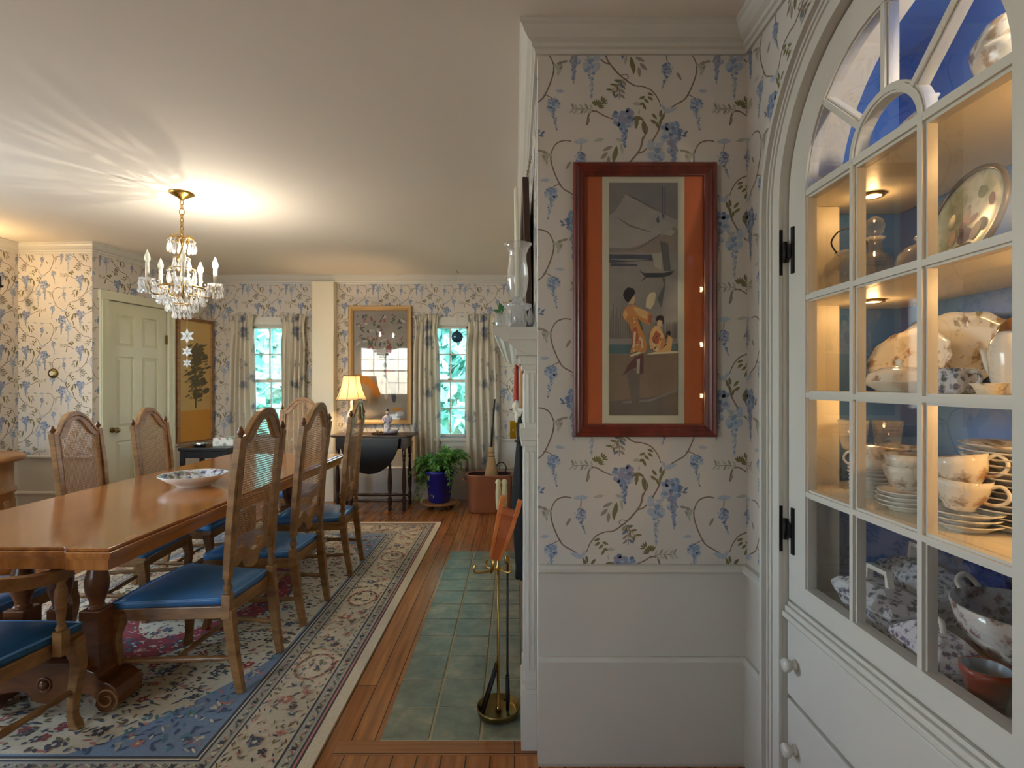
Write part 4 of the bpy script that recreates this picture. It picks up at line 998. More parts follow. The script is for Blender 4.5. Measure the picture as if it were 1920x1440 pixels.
# ------------------------------------------------------------------ rug
def build_rug():
    rx0, rx1, ry0, ry1 = -2.975, -.685, 1.43, 5.0
    cx_, cy_ = (rx0+rx1)/2, (ry0+ry1)/2; hx_, hy_ = (rx1-rx0)/2, (ry1-ry0)/2
    names = [('cream', (196,184,158)), ('navy', (58,58,64)), ('guard', (156,152,138)), ('border', (184,172,148)), ('field_blue', (110,128,150)), ('ivory', (194,182,154)),
             ('red', (138,34,36)), ('olive', (104,96,58)), ('rose', (176,112,100)), ('slate', (66,80,104)), ('brown', (98,70,52)), ('teal', (72,120,128))]
    mats = [pm('rug_'+n, srgb(*[min(235, q*1.1) for q in c]), .95, var=.22, vs=90, sheen=.1) for n, c in names]
    b = MB(); g = random.Random(11); T = .008
    def band(e0, e1, mat, h):
        o = [(-hx_+e0, -hy_+e0), (hx_-e0, -hy_+e0), (hx_-e0, hy_-e0), (-hx_+e0, hy_-e0)]; i = [(-hx_+e1, -hy_+e1), (hx_-e1, -hy_+e1), (hx_-e1, hy_-e1), (-hx_+e1, hy_-e1)]
        for k in range(4): b.poly([(*o[k], h), (*o[(k+1) % 4], h), (*i[(k+1) % 4], h), (*i[k], h)], mat)
    b.box(-hx_, hx_, -hy_, hy_, 0, T, 0)
    seq = [(.048, .056, 1), (.056, .064, 8), (.064, .072, 1), (.072, .118, 2), (.118, .127, 1), (.127, .335, 3), (.335, .343, 1), (.343, .393, 2), (.393, .402, 1), (.402, .408, 0), (.408, .420, 1)]
    for e0, e1, m_ in seq: band(e0, e1, m_, T+.0003)
    e = .42; b.poly([(-hx_+e, -hy_+e, T+.0003), (hx_-e, -hy_+e, T+.0003), (hx_-e, hy_-e, T+.0003), (-hx_+e, hy_-e, T+.0003)], 4)
    fx, fy = hx_-e, hy_-e
    # ivory ground with scooped corners, medallion with a red ring
    def curve(sx, sy, n=60, pw=1.5): return [(math.copysign(abs(math.cos(a))**(2/pw)*sx, math.cos(a)), math.copysign(abs(math.sin(a))**(2/pw)*sy, math.sin(a))) for a in [2*math.pi*k/n for k in range(n)]]
    def inset(P, k): return [(x*k, y*k) for x, y in P]
    C = [(max(-fx+.01, min(fx-.01, x)), max(-fy+.01, min(fy-.01, y))) for x, y in curve(fx*1.22, fy*1.15)]
    def fill(P, h, mat):
        n = len(P); b.add([(0, 0, h)] + [(x, y, h) for x, y in P], [(0, k+1, (k+1) % n+1) for k in range(n)], mat)
    fill(inset(C, 1.0), T+.0005, 0); fill(inset(C, .985), T+.0007, 5)
    fill(curve(.46, .80, 60, 1.4), T+.0009, 1); fill(curve(.445, .78, 60, 1.4), T+.0011, 6); fill(curve(.30, .52, 60, 1.6), T+.0013, 5); fill(curve(.16, .28, 40, 1.6), T+.0015, 9)
    H = [T+.0017]
    def petal(x, y, a, L, w_, mat):
        c_, s_ = math.cos(a), math.sin(a); H[0] += 2e-7
        b.poly([(x+c_*u*L-s_*v*w_, y+s_*u*L+c_*v*w_, H[0]) for u, v in ((-.5,0),(-.2,.5),(.2,.5),(.5,0),(.2,-.5),(-.2,-.5))], mat)
    def flower(x, y, r, m1, m2, k=5):
        p = g.random()*6
        for i in range(k): a = p+2*math.pi*i/k; petal(x+math.cos(a)*r*.6, y+math.sin(a)*r*.6, a, r*.9, r*.6, m1)
        petal(x, y, 0, r*.6, r*.6, m2)
    inC = lambda x, y, k=.95: (abs(x/(fx*1.22*k)))**1.5 + (abs(y/(fy*1.15*k)))**1.5 < 1
    for i in range(4600):                        # field sprigs
        x, y = g.uniform(-fx+.02, fx-.02), g.uniform(-fy+.02, fy-.02); q = g.random()
        med = (abs(x/.445))**1.4+(abs(y/.78))**1.4 < 1
        if inC(x, y):
            a = g.choice([.3, -.3, 2.8, 1.2])+g.uniform(-.5, .5)
            if med: petal(x, y, a, g.uniform(.014, .035), g.uniform(.006, .012), g.choice([1, 5, 8, 9, 6]))
            else: petal(x, y, a, g.uniform(.016, .045), g.uniform(.006, .013), g.choice([1, 7, 9, 7, 1, 10, 8, 9]))
        else:
            if q < .9: petal(x, y, g.uniform(0, 6), g.uniform(.02, .05), g.uniform(.008, .014), g.choice([9, 9, 0, 11, 8, 9, 2]))
    for i in range(230):
        x, y = g.uniform(-fx+.05, fx-.05), g.uniform(-fy+.05, fy-.05)
        flower(x, y, g.uniform(.016, .03), g.choice([6, 8, 9, 1]) if inC(x, y) else g.choice([8, 1, 0, 11]), g.choice([0, 7]))
    def along(off, step, fn):
        for sx in (-1, 1):
            n = int((2*hy_-2*off)/step)
            for i in range(n+1): fn(sx*(hx_-off), -hy_+off+(2*hy_-2*off)*i/n, math.pi/2, i)
            n = int((2*hx_-2*off)/step)
            for i in range(n+1): fn(-hx_+off+(2*hx_-2*off)*i/n, sx*(hy_-off), 0, i)
    def guardfl(x, y, a, i):
        if i % 6 == 0:
            for q in (a+.8, a-.8): petal(x, y, q, .034, .010, 1)
        else:
            petal(x, y, a+(.7 if i % 2 else -.7), .026, .006, (0, 7, 8, 5, 10)[i % 5])
            petal(x+.008, y+.006, a+g.uniform(-1, 1), .014, .007, (9, 0)[i % 2])
    along(.095, .020, guardfl); along(.368, .020, guardfl)
    for off in (.127+.012, .335-.012): along(off, .05, lambda x, y, a, i: petal(x, y, a+(.5 if i % 2 else -.5), .03, .006, (7, 10, 9)[i % 3]))
    def bordfl(x, y, a, i):
        ca, sa = math.cos(a), math.sin(a); L = lambda u, v: (x+ca*u-sa*v, y+sa*u+ca*v)
        if i % 3 == 0:                           # palmette in an oval wreath
            for k in range(22): q = 2*math.pi*k/22; p_ = L(.105*math.cos(q), .078*math.sin(q)); petal(*p_, a+q+1.57, .030, .012, 10 if k % 2 else 8)
            for k in range(12): petal(*L(g.uniform(-.07, .07), g.uniform(-.045, .045)), a+g.uniform(-.4, .4), .028, .012, g.choice([9, 1, 7, 8, 0]))
            for k in range(6): petal(*L(-.04+.016*k, -.088), a+.2, .016, .010, 6 if k % 2 else 10)
        else:
            flower(*L(0, .02), .030, 9 if i % 3 == 1 else 8, 0); flower(*L(.05, -.05), .020, 8, 7); flower(*L(-.05, -.03), .018, 1, 8)
            for k in range(16): petal(*L(g.uniform(-.11, .11), g.uniform(-.085, .085)), g.uniform(0, 6), .030, .008, g.choice([7, 10, 9, 8, 1, 7]))
    along(.231, .25, bordfl)
    for i in range(1900):
        s_ = g.choice([0, 1]); o = g.uniform(.135, .327); sg = g.choice([-1, 1])
        x, y = (sg*(hx_-o), g.uniform(-hy_+o, hy_-o)) if s_ else (g.uniform(-hx_+o, hx_-o), sg*(hy_-o))
        petal(x, y, g.uniform(0, 6), g.uniform(.014, .035), .0055, g.choice([7, 10, 9, 8, 2]))
    o = b.build('rug', mats, None, (cx_, cy_, .0005), fix=False)
    tag(o, 'large oriental rug with cream floral border and red medallion under the dining table', 'rug')
build_rug()

# bowl on the table
t = thing('decorative_bowl', 'shallow white bowl with blue and green pattern on the table', 'bowl', (-1.775, 2.95, TZ), 0)
b = MB(); b.lathe([(0, .002), (.07, .002), (.075, 0), (.082, 0), (.083, .005), (.13, .03), (.172, .062), (.171, .065), (.128, .036), (.08, .012), (0, .009)], 40); b.build('bowl_body', M_chinaw, t)
b = MB(); b.lathe([(.166, .0635), (.127, .0372), (.08, .0132), (0, .0102)], 40); b.build('bowl_pattern', spotted('bowl_pattern', srgb(206,210,214), [srgb(66,84,130), srgb(90,120,96), srgb(120,70,80), srgb(40,56,96)], 26, .3, .7, cover=.9), t)
# ------------------------------------------------------------------ framed print on the near wall
def frame_rect(b, x0, x1, z0, z1, y, prof, mat=0):
    """picture-frame moulding: prof [(inset, depth toward -y)] swept round a rectangle with mitres"""
    vs = []; k = len(prof)
    for cx_, cz_, sx, sz in ((x0, z0, 1, 1), (x1, z0, -1, 1), (x1, z1, -1, -1), (x0, z1, 1, -1)):
        vs += [(cx_+sx*i, y-d, cz_+sz*i) for i, d in prof]
    b.add(vs, [(a*k+j, a*k+(j+1) % k, ((a+1) % 4)*k+(j+1) % k, ((a+1) % 4)*k+j) for a in range(4) for j in range(k)], mat)
fx0, _, fz1 = px(1074, 309, YP); fx1, _, fz0 = px(1340, 818, YP)
pf_ = thing('framed_print', 'tall framed print of women in kimono by a lake, with orange mat', 'picture', ((fx0+fx1)/2, YP, fz0))
wv, hv = (fx1-fx0)/2, fz1-fz0
M_redwood = wood('redwood_frame', srgb(84, 24, 14), srgb(120, 40, 22), .3, (14, 14, 3), coat=.3)
b = MB(); frame_rect(b, -wv, wv, 0, hv, -.002, [(0, 0), (0, .022), (.006, .028), (.014, .024), (.018, .026), (.026, .020), (.030, .021), (.038, .014), (.042, .014), (.043, .006), (.043, 0)]); b.build('frame', M_redwood, pf_)
mw_ = .042
M_mat = pm('orange_silk_mat', srgb(176, 84, 34), .7, var=.08, vs=30)
b = MB(); b.box(-wv+mw_, wv-mw_, -.006, -.002, mw_, hv-mw_); b.build('mat_board', M_mat, pf_)
ox = -.003; sw = .140; s0, s1 = mw_+.002, hv-mw_-.002
q = lambda X, Z: (X, Z)
b = MB(); b.box(ox-sw, ox+sw, -.0075, -.006, s0, s1); b.build('paper_border', pm('print_paper', srgb(196, 190, 166), .8, var=.03), pf_)
# the picture itself, drawn as flat shapes on the sheet (0..1 across, 0..1 up)
iw0, iw1, iz0, iz1 = ox-.117, ox+.117, s0+.028, s1-.020
acol = {'sky': (122,118,116), 'mount': (150,144,138), 'mountd': (110,105,104), 'hill': (134,122,112), 'water': (138,132,126), 'band': (70,74,86), 'boat': (62,62,66), 'sail': (160,156,142), 'reed': (92,92,90),
        'teal': (74,102,104), 'ground': (122,104,86), 'ground2': (104,94,84), 'hair': (36,26,26), 'skin': (196,168,132), 'kim': (188,128,72), 'kim2': (206,164,104), 'kim3': (164,86,56), 'plum': (96,58,58), 'cream': (206,190,154), 'obi': (92,96,72)}
akeys = list(acol); amats = [pm('print_ink_'+k_, srgb(*c), .8, var=.2, vs=22) for k_, c in acol.items()]
b = MB(); lay = [.0]
def shp(mat, *pts):
    lay[0] += .00004
    b.poly([(iw0+(iw1-iw0)*x, -.0077-lay[0], iz0+(iz1-iz0)*z) for x, z in pts], akeys.index(mat))
def ell(mat, cx, cz, rx, rz, a=0, n=14):
    k_ = .3; ca, sa = math.cos(a), math.sin(a)
    shp(mat, *[(cx+rx*math.cos(t)*ca-rz*math.sin(t)*sa/k_*1, cz+rx*math.cos(t)*sa*k_+rz*math.sin(t)*ca) for t in [2*math.pi*i/n for i in range(n)]])
shp('sky', (0,0),(1,0),(1,1),(0,1))
shp('mount', (0,.86),(.10,.88),(.24,.95),(.30,.945),(.55,.90),(.9,.85),(1,.84),(1,.72),(0,.72)); shp('mountd', (.07,.86),(.3,.82),(.6,.79),(.62,.785),(.3,.81)); shp('sky', (.24,.95),(.30,.945),(.6,.89),(1,.84),(1,.86),(.6,.91))
shp('hill', (.1,.70),(.3,.72),(.55,.74),(.75,.77),(.95,.81),(1,.80),(1,.70)); shp('mountd', (.1,.70),(.4,.72),(.75,.78),(.76,.775),(.45,.715)); shp('sail', (.78,.78),(.9,.80),(.97,.79),(.9,.77))
shp('water', (0,.30),(1,.30),(1,.70),(0,.70)); shp('band', (0,.692),(.62,.690),(.64,.665),(0,.655)); shp('water', (0,.67),(.3,.672),(.6,.668),(.3,.664)); shp('band', (.02,.655),(.4,.650),(.42,.642),(.02,.640))
shp('sail', (.63,.695),(.77,.70),(.76,.625),(.66,.64)); shp('reed', (.74,.75),(.86,.74),(.9,.62),(.8,.62)); shp('boat', (.43,.628),(.5,.612),(.8,.612),(.95,.622),(.9,.603),(.8,.593),(.55,.592),(.46,.575),(.52,.595)); shp('reed', (.77,.59),(.82,.59),(.82,.56),(.79,.57))
for x in (.77, .81): shp('band', (x,.98),(x+.012,.98),(x+.008,.84),(x,.84))
shp('reed', (.68,.84),(.72,.86),(.74,.83),(.70,.825)); shp('reed', (.77,.87),(.80,.86),(.79,.84))
for i in range(16):
    x = .01+.025*i; shp('reed' if i % 2 else 'ground2', (x,.33),(x+.012,.33),(x+.008,.42+.03*((i*7) % 5)/2),(x+.002,.42+.03*((i*7) % 5)/2))
    x = .62+.023*i; shp('reed' if i % 2 else 'ground2', (x,.33),(x+.012,.33),(x+.008,.40+.03*((i*5) % 5)/2),(x+.002,.40+.03*((i*5) % 5)/2))
shp('reed', (.70,.50),(.80,.56),(.82,.56),(.76,.46))
shp('teal', (0,.265),(.42,.265),(.42,.305),(0,.305)); shp('teal', (.86,.265),(1,.27),(1,.31),(.86,.30))
shp('ground', (0,0),(1,0),(1,.27),(.6,.265),(.3,.262),(0,.262)); shp('ground2', (0,0),(1,0),(1,.10),(.5,.075),(0,.06)); shp('sky', (.2,.06),(.6,.07),(1,.115),(1,.105),(.6,.06),(.2,.05))
shp('ground2', (.24,.20),(.45,.19),(.43,.0),(.36,.0)); shp('cream', (.30,.258),(.42,.272),(.56,.288),(.52,.276),(.42,.262),(.32,.252)); shp('cream', (.54,.262),(.66,.272),(1,.276),(1,.268),(.6,.262)); shp('plum', (.27,.215),(.38,.252),(.5,.265),(.5,.18),(.44,.175),(.43,.21),(.30,.195),(.2,.17)); shp('sail', (.40,.24),(.45,.245),(.44,.18),(.40,.18))
# standing woman with a fan
shp('kim', (.22,.455),(.26,.47),(.36,.475),(.44,.46),(.56,.445),(.62,.435),(.60,.39),(.50,.395),(.47,.41),(.46,.38),(.53,.33),(.55,.29),(.52,.268),(.40,.275),(.30,.265),(.33,.30),(.34,.345),(.29,.39),(.22,.415),(.19,.43))
shp('kim2', (.34,.465),(.44,.46),(.56,.445),(.55,.41),(.48,.42),(.42,.43)); shp('kim2', (.20,.435),(.24,.455),(.27,.43),(.23,.41)); shp('kim3', (.34,.37),(.40,.38),(.43,.33),(.38,.29),(.33,.30)); shp('obi', (.40,.42),(.46,.405),(.50,.36),(.47,.365),(.43,.40))
shp('cream', (.36,.36),(.39,.36),(.37,.29),(.34,.29)); shp('cream', (.45,.34),(.48,.33),(.50,.29),(.47,.29)); shp('kim3', (.58,.435),(.62,.43),(.60,.395),(.56,.40))
shp('skin', (.28,.475),(.36,.478),(.38,.50),(.36,.52),(.31,.51)); shp('hair', (.20,.515),(.22,.535),(.27,.55),(.35,.545),(.38,.53),(.36,.515),(.33,.505),(.30,.49),(.26,.485),(.23,.495))
shp('cream', (.53,.465),(.54,.50),(.59,.525),(.66,.53),(.68,.52),(.66,.48),(.60,.455))
# seated women
shp('kim2', (.60,.285),(.58,.32),(.60,.36),(.66,.385),(.74,.38),(.80,.34),(.82,.30),(.86,.345),(.92,.33),(.90,.275),(.70,.27)); shp('kim3', (.62,.33),(.68,.365),(.74,.35),(.72,.31),(.65,.30)); shp('kim', (.76,.33),(.82,.34),(.80,.29),(.74,.28)); shp('cream', (.63,.31),(.66,.31),(.72,.275),(.68,.275))
shp('skin', (.69,.375),(.76,.38),(.775,.405),(.74,.415),(.70,.40)); shp('hair', (.68,.405),(.69,.425),(.74,.43),(.79,.425),(.80,.40),(.78,.39),(.77,.405),(.73,.41)); shp('hair', (.83,.355),(.87,.365),(.90,.355),(.88,.34))
for k_ in range(26):
    x, z = rnd.uniform(.33, .5), rnd.uniform(.275, .43); ell(('kim3', 'cream', 'kim2')[k_ % 3], x, z, .012, .005) if k_ % 2 else ell('plum', rnd.uniform(.62, .88), rnd.uniform(.28, .35), .01, .004)
b.build('picture_sheet', amats, pf_, fix=False)
b = MB(); b.quad((-wv+mw_, -.012, mw_), (wv-mw_, -.012, mw_), (wv-mw_, -.012, hv-mw_), (-wv+mw_, -.012, hv-mw_)); b.build('picture_glass', M_artglass2, pf_)

# ------------------------------------------------------------------ big framed picture on the window wall
ax0, _, az1 = px(653, 573, 5.97); ax1, _, az0 = px(772, 796, 5.97)
t = thing('framed_artwork', 'large gold-framed picture under glass reflecting the windows, behind the lamp', 'picture', ((ax0+ax1)/2, YF-.006, az0)); wv, hv = (ax1-ax0)/2, az1-az0
b = MB(); frame_rect(b, -wv, wv, 0, hv, 0, [(0, 0), (0, .03), (.01, .036), (.03, .034), (.05, .022), (.058, .016), (.058, 0)]); b.build('frame', pm('gold_leaf_frame', srgb(170, 136, 86), .45, .1, var=.1), t)
b = MB(); b.box(-wv+.05, wv-.05, -.01, -.004, .05, hv-.05); b.build('sheet', pm('picture_ground', srgb(176, 164, 150), .8, var=.22, vs=6), t)
b = MB(); am = [pm('picture_'+n, srgb(*c), .8, var=.2, vs=30) for n, c in (('ochre', (206, 140, 60)), ('grey', (96, 98, 112)), ('rose', (170, 96, 88)), ('pale', (212, 206, 196)), ('leaf', (110, 112, 92)))]
g = random.Random(9)
def ab(x, z, rx, rz, a, m_, i): b.poly([(x+rx*math.cos(q)*math.cos(a)-rz*math.sin(q)*math.sin(a), -.0105-.00003*i, z+rx*math.cos(q)*math.sin(a)+rz*math.sin(q)*math.cos(a)) for q in [2*math.pi*k/12 for k in range(12)]], m_)
i = 0
for k_ in range(70):
    i += 1; ab(g.uniform(-wv+.09, wv-.09), hv*g.uniform(.66, .93), g.uniform(.012, .035), g.uniform(.006, .014), g.uniform(0, 3), g.choice([4, 1, 3, 4, 2]), i)
for k_ in range(14):                         # orange sweep rising behind the lamp
    i += 1; a = k_/13*1.5; ab(-wv+.08+.26*math.sin(a)*.9, .36+.16*math.cos(a*1.1), .05, .035, 1+a, 0, i)
for x, z, rx, rz, m_ in ((.10, .62, .06, .20, 1), (.10, .84, .035, .05, 2), (.10, .50, .10, .10, 1), (.06, .40, .03, .12, 3), (.15, .36, .03, .12, 1), (.10, .58, .05, .05, 2), (-.10, .75, .04, .16, 2), (-.11, .92, .03, .04, 4), (.19, .17, .06, .02, 0), (.22, .12, .05, .03, 3)):
    i += 1; ab(x, z, rx, rz, .05, m_, i)
b.build('painted_figures', am, t, fix=False)
b = MB(); b.quad((-wv+.05, -.02, .05), (wv-.05, -.02, .05), (wv-.05, -.02, hv-.05), (-wv+.05, -.02, hv-.05)); b.build('picture_glass', M_artglass, t)

# ------------------------------------------------------------------ hanging scroll picture by the door
b0, b1 = tL(329), tL(397)
t = thing('scroll_picture', 'tall gold hanging picture of a dark pine tree in a brown frame beside the door', 'picture', (0, 0, 0)); z0, z1 = .66, 2.0
b = MB(); a_ = MB()
def Lf(x, d, z): return tuple(ML @ Vector((x, d, z)))
M_gold = pm('gold_ground', srgb(206, 176, 116), .5, var=.08, vs=4)
b.box(b0+.03, b1-.03, .006, .016, z0+.03, z1-.03, M=ML); b.build('picture_sheet', M_gold, t)
b = MB(); b.box(b0+.035, b1-.035, .0155, .0166, z0+.035, 1.02, M=ML); b.build('lower_panel', pm('orange_gold_ground', srgb(204, 148, 62), .5, var=.08, vs=4), t)
b = MB()
for x0, x1, c0_, c1_ in ((b0, b0+.035, z0, z1), (b1-.035, b1, z0, z1), (b0, b1, z0, z0+.035), (b0, b1, z1-.035, z1)): a_.box(x0, x1, .002, .03, c0_, c1_, M=ML)
a_.build('frame', M_oak, t, bevel=.003)
b = MB(); g = random.Random(4); xm = (b0+b1)/2
b.add([Lf(xm+.02*math.sin(3*k)-.012, .0165, 1.04+.064*k) for k in range(12)] + [Lf(xm+.02*math.sin(3*k)+.012, .0165, 1.04+.064*k) for k in range(12)], [(k, k+1, 13+k, 12+k) for k in range(11)])
for k in range(230):
    cz = g.choice([1.66, 1.56, 1.44, 1.33, 1.2]); x = xm+g.gauss(.02, .055); z = cz+g.gauss(0, .035); a = g.uniform(0, 3); r = g.uniform(.014, .036)
    if b0+.05 < x < b1-.05: b.poly([Lf(x+r*math.cos(q)*1.3, .0168+.00002*k, z+r*.6*math.sin(q+a)) for q in [2*math.pi*j/8 for j in range(8)]], 0)
b.build('painted_pine', pm('ink_pine', srgb(104, 98, 74), .7, var=.25, vs=30), t, fix=False)

# ------------------------------------------------------------------ curtains
M_curt = [spotted('curtain_print_%d' % i, srgb(228, 220, 204), [srgb(126,132,152), srgb(150,148,126), srgb(118,128,152)], 8, .2, .5, .9, .45, .1, .28) for i in range(1)][0]
def curtain(label, p0, p1, ztop, zbot, seed, Y=YF-.06, flare=1.0):
    g = random.Random(seed); X0, X1 = (p0-VX)*Y/F, (p1-VX)*Y/F; n = 72; m = 26
    t = thing('curtain', label, 'curtain', ((X0+X1)/2, Y, zbot), 0, 'floral curtains at the windows'); b = MB(); vs = []
    ph = g.uniform(0, 6); k = 5
    for j in range(m+1):
        v = j/m; z = (ztop-zbot)*(1-v)
        pin = 1-.14*math.exp(-((v-.09)/.06)**2); amp = .010 + .020*min(1, v*3)
        for i in range(n+1):
            u = i/n; x = ((u-.5)*(X1-X0))*pin*(1+.05*(flare-1)*v) + .008*math.sin(5*v+ph+3*u)
            y = amp*math.sin(2*math.pi*k*u+ph+.5*math.sin(3*v+ph)) + .006*math.sin(2*math.pi*(2*k+1)*u+1.3*v) - (.012*math.exp(-(v/.05)**2))*(1 if (i % 14) < 5 else 0)
            vs.append((x, y, z + (.012*math.sin(2*math.pi*k*u+ph) if j == 0 else 0)))
    b.add(vs, [(j*(n+1)+i, j*(n+1)+i+1, (j+1)*(n+1)+i+1, (j+1)*(n+1)+i) for j in range(m) for i in range(n)], 0, True)
    o = b.build('curtain_panel', M_curt, t); s_ = o.modifiers.new('cloth', 'SOLIDIFY'); s_.thickness = .002
    r = MB(); r.tube([(-(X1-X0)/2-.01, .022, ztop-zbot-.02), ((X1-X0)/2+.01, .022, ztop-zbot-.02)], .008); r.build('curtain_rod', M_white, t)
ctop = EYE+(720-590)*.00594
curtain('floral curtain hanging beside the gold hanging picture, window next to the door wall', 428, 477, ctop, .30, 1)
curtain('floral curtain gathered against the cream corner post', 527, 574, ctop, .30, 2)
curtain('floral curtain between the gold-framed picture and the window with the blue ball', 774, 824, ctop, .20, 3)
curtain('floral curtain above the copper boiler, beside the window with the blue ball', 872, 936, ctop, .30, 4)

# ------------------------------------------------------------------ gateleg table, lamp, figurine, tray
GX, GY, GZ = -1.475, 5.62, .775
t = thing('gateleg_table', 'dark oak gateleg table with its front leaf hanging down', 'table', (GX, GY, 0))
b = MB(); hw, hd = .425, .19
b.prism([(-hw, hd), (-hw-.0, -hd+.06), (-hw+.05, -hd), (hw-.05, -hd), (hw, -hd+.06), (hw, hd)], lambda u, v, z: (u, v, z), GZ-.022, GZ); b.build('tabletop', M_darkwood, t, bevel=.006)
b = MB(); P = [(-.30, GZ-.03)] + [(.30*math.cos(math.pi+math.pi*k/20)*(1 if k else 1), GZ-.03+ (.36*math.sin(math.pi+math.pi*k/20))) for k in range(1, 20)] + [(.30, GZ-.03)]
b.prism(P, lambda u, v, q: (u, q, v), -hd-.03, -hd-.01); b.build('drop_leaf', M_black, t, bevel=.003)
b = MB(); b.box(-.36, .36, -hd+.03, hd-.03, GZ-.14, GZ-.022); b.build('apron', M_darkwood, t)
TURN = [(0, 0), (.018, 0), (.022, .03), (.014, .05), (.022, .07), (.022, .13), (.012, .15), (.021, .22), (.024, .30), (.018, .40), (.012, .50), (.020, .52), (.012, .54), (.022, .56), (.022, GZ-.14), (0, GZ-.14)]
LEGS = [(-.34, -.15), (.34, -.15), (-.34, .15), (.34, .15), (-.19, -.17), (.20, -.17)]
for x, y in LEGS:
    b = MB(); b.lathe(TURN, 14, 0, Matrix.Translation((x, y, 0))); b.build('leg', M_darkwood, t)
for z, y in ((.10, -.15), (.10, .15), (.17, -.17)):
    b = MB(); b.tube([(-.34+.68*i/16, y, z) for i in range(17)], [.012, .012, .016, .010, .015, .012, .014, .016, .012, .016, .014, .012, .015, .010, .016, .012, .012], 10); b.build('stretcher', M_darkwood, t)
LX, LY = (658-VX)*5.62/F, 5.64
M_shade = pm('parchment_shade', srgb(250, 236, 206), .8, var=.03, trans=.5)
t = thing('table_lamp', 'lit table lamp with ribbed cream bell shade on the gateleg table', 'lamp', (LX, LY, GZ))
b = MB(); b.lathe([(0, 0), (.065, 0), (.066, .012), (.03, .025), (.02, .05), (.045, .09), (.06, .14), (.05, .20), (.02, .25), (.012, .28), (.012, .40), (0, .40)], 24); b.build('lamp_base', M_chinaw, t)
b = MB(); sp = [(.088+(.165-.088)*(v**1.9), .615-.26*v) for v in [i/10 for i in range(11)]]
b.lathe(sp, 48, mod=lambda a, r: 1-.035*abs(math.sin(4*a))); sh = b.build('lamp_shade', M_shade, t); sh.modifiers.new('t', 'SOLIDIFY').thickness = .002
b = MB()
for k in range(8):
    a = math.pi*k/4; b.tube([(r*1.006*math.cos(a), r*1.006*math.sin(a), z) for r, z in sp], .0022, 6)
for r, z in (sp[0], sp[-1]):
    b.tube([(r*(1-.035*abs(math.sin(4*a)))*math.cos(a), r*(1-.035*abs(math.sin(4*a)))*math.sin(a), z) for a in [2*math.pi*k/48 for k in range(48)]], .003, 6, closed=True)
b.build('shade_ribs', M_olb, sh)
b = MB(); b.lathe([(0, .40), (.013, .40), (.016, .43), (.028, .46), (.03, .49), (.018, .52), (0, .525)], 16); b.build('bulb', bulb_glow('lamp_bulb', (1, .8, .5, 1), 6), t)
light('table_lamp_light', 'POINT', (LX, LY, GZ+.47), 7.5, (1, .72, .40), shadow_soft_size=.035)
t = thing('tray', 'flat dark oval tray on the gateleg table under the figurine', 'tray', ((722-VX)*5.62/F, 5.60, GZ))
b = MB(); b.lathe([(0, 0), (.13, 0), (.145, .014), (.142, .016), (.128, .005), (0, .005)], 36, sy=.6); b.build('tray_base', M_darkwood, t)
t = thing('figurine', 'blue and white porcelain figurine of a robed woman on the tray', 'figurine', ((727-VX)*5.62/F, 5.60, GZ+.0055))
b = MB(); b.lathe([(0, 0), (.040, 0), (.042, .02), (.036, .06), (.03, .11), (.036, .14), (.038, .165), (.03, .185), (.012, .197), (.010, .205), (0, .206)], 20, sy=.8)
b.tube(smoothpath([(-.033, 0, .175), (-.042, -.01, .13), (-.02, -.03, .115)], 5), [.013]*6+[.010]*5, 8); b.tube(smoothpath([(.033, 0, .175), (.042, -.01, .13), (.02, -.03, .115)], 5), [.013]*6+[.010]*5, 8)
b.build('robe', spotted('figurine_robe', srgb(190,188,200), [srgb(84,90,140), srgb(96,84,120)], 40, .25, .6, cover=.8), t)
b = MB(); b.ball((0, -.002, .222), .018, 12, 0, .021); b.build('head', pm('porcelain_skin', srgb(222,190,160), .3), t)
b = MB(); b.ball((0, .006, .234), .019, 12, 0, .015); b.ball((0, .008, .251), .010, 10); b.build('hair', M_black, t)
t = tag((lambda b: (b.lathe([(0, 0), (.03, 0), (.042, .02), (.044, .04), (.041, .04), (.036, .02), (0, .008)], 20), b.tube([(.03, 0, .03), (.05, 0, .045), (.056, 0, .052)], .007, 8), b)[2])(MB()).build('creamer', pm('slate_glaze', srgb(120, 122, 136), .2), None, ((739-VX)*5.6/F, 5.58, GZ+.0055)), 'small grey-blue pouring dish on the tray beside the figurine', 'dish')
b = MB()
for x in (-.02, .0, .022): b.lathe([(0, 0), (.009, 0), (.006, .012), (.008, .024), (.003, .034), (0, .036)], 10, 0, Matrix.Translation((x, .01*abs(x)*50, 0)))
t = tag(b.build('figurine_group', M_olb, None, ((710-VX)*5.6/F, 5.60, GZ+.0055)), 'cluster of tiny dark figures on the tray beside the robed figurine', 'figurine')

# ------------------------------------------------------------------ plant in a blue pot on a rolling stand
PXp, PYp = (824-VX)*5.6/F, 5.6
t = thing('plant_stand', 'round wheeled plant stand under the blue pot', 'stand', (PXp, PYp, 0))
b = MB(); b.lathe([(0, .05), (.185, .05), (.195, .056), (.195, .066), (.175, .068), (0, .068)], 32); b.build('stand_top', M_pine, t)
for k in range(4):
    a = math.pi/4+math.pi/2*k; b = MB(); b.lathe([(0, -.010), (.022, -.010), (.022, .010), (0, .010)], 16, 0, Matrix.Translation((.14*math.cos(a), .14*math.sin(a), .022)) @ Matrix.Rotation(R(90), 4, 'X')); b.box(.14*math.cos(a)-.006, .14*math.cos(a)+.006, .14*math.sin(a)-.014, .14*math.sin(a)+.014, .022, .05); b.build('caster', M_olb, t)
t = thing('potted_plant', 'bushy green trailing plant in a cobalt blue pot beneath the window', 'plant', (PXp, PYp, .0685))
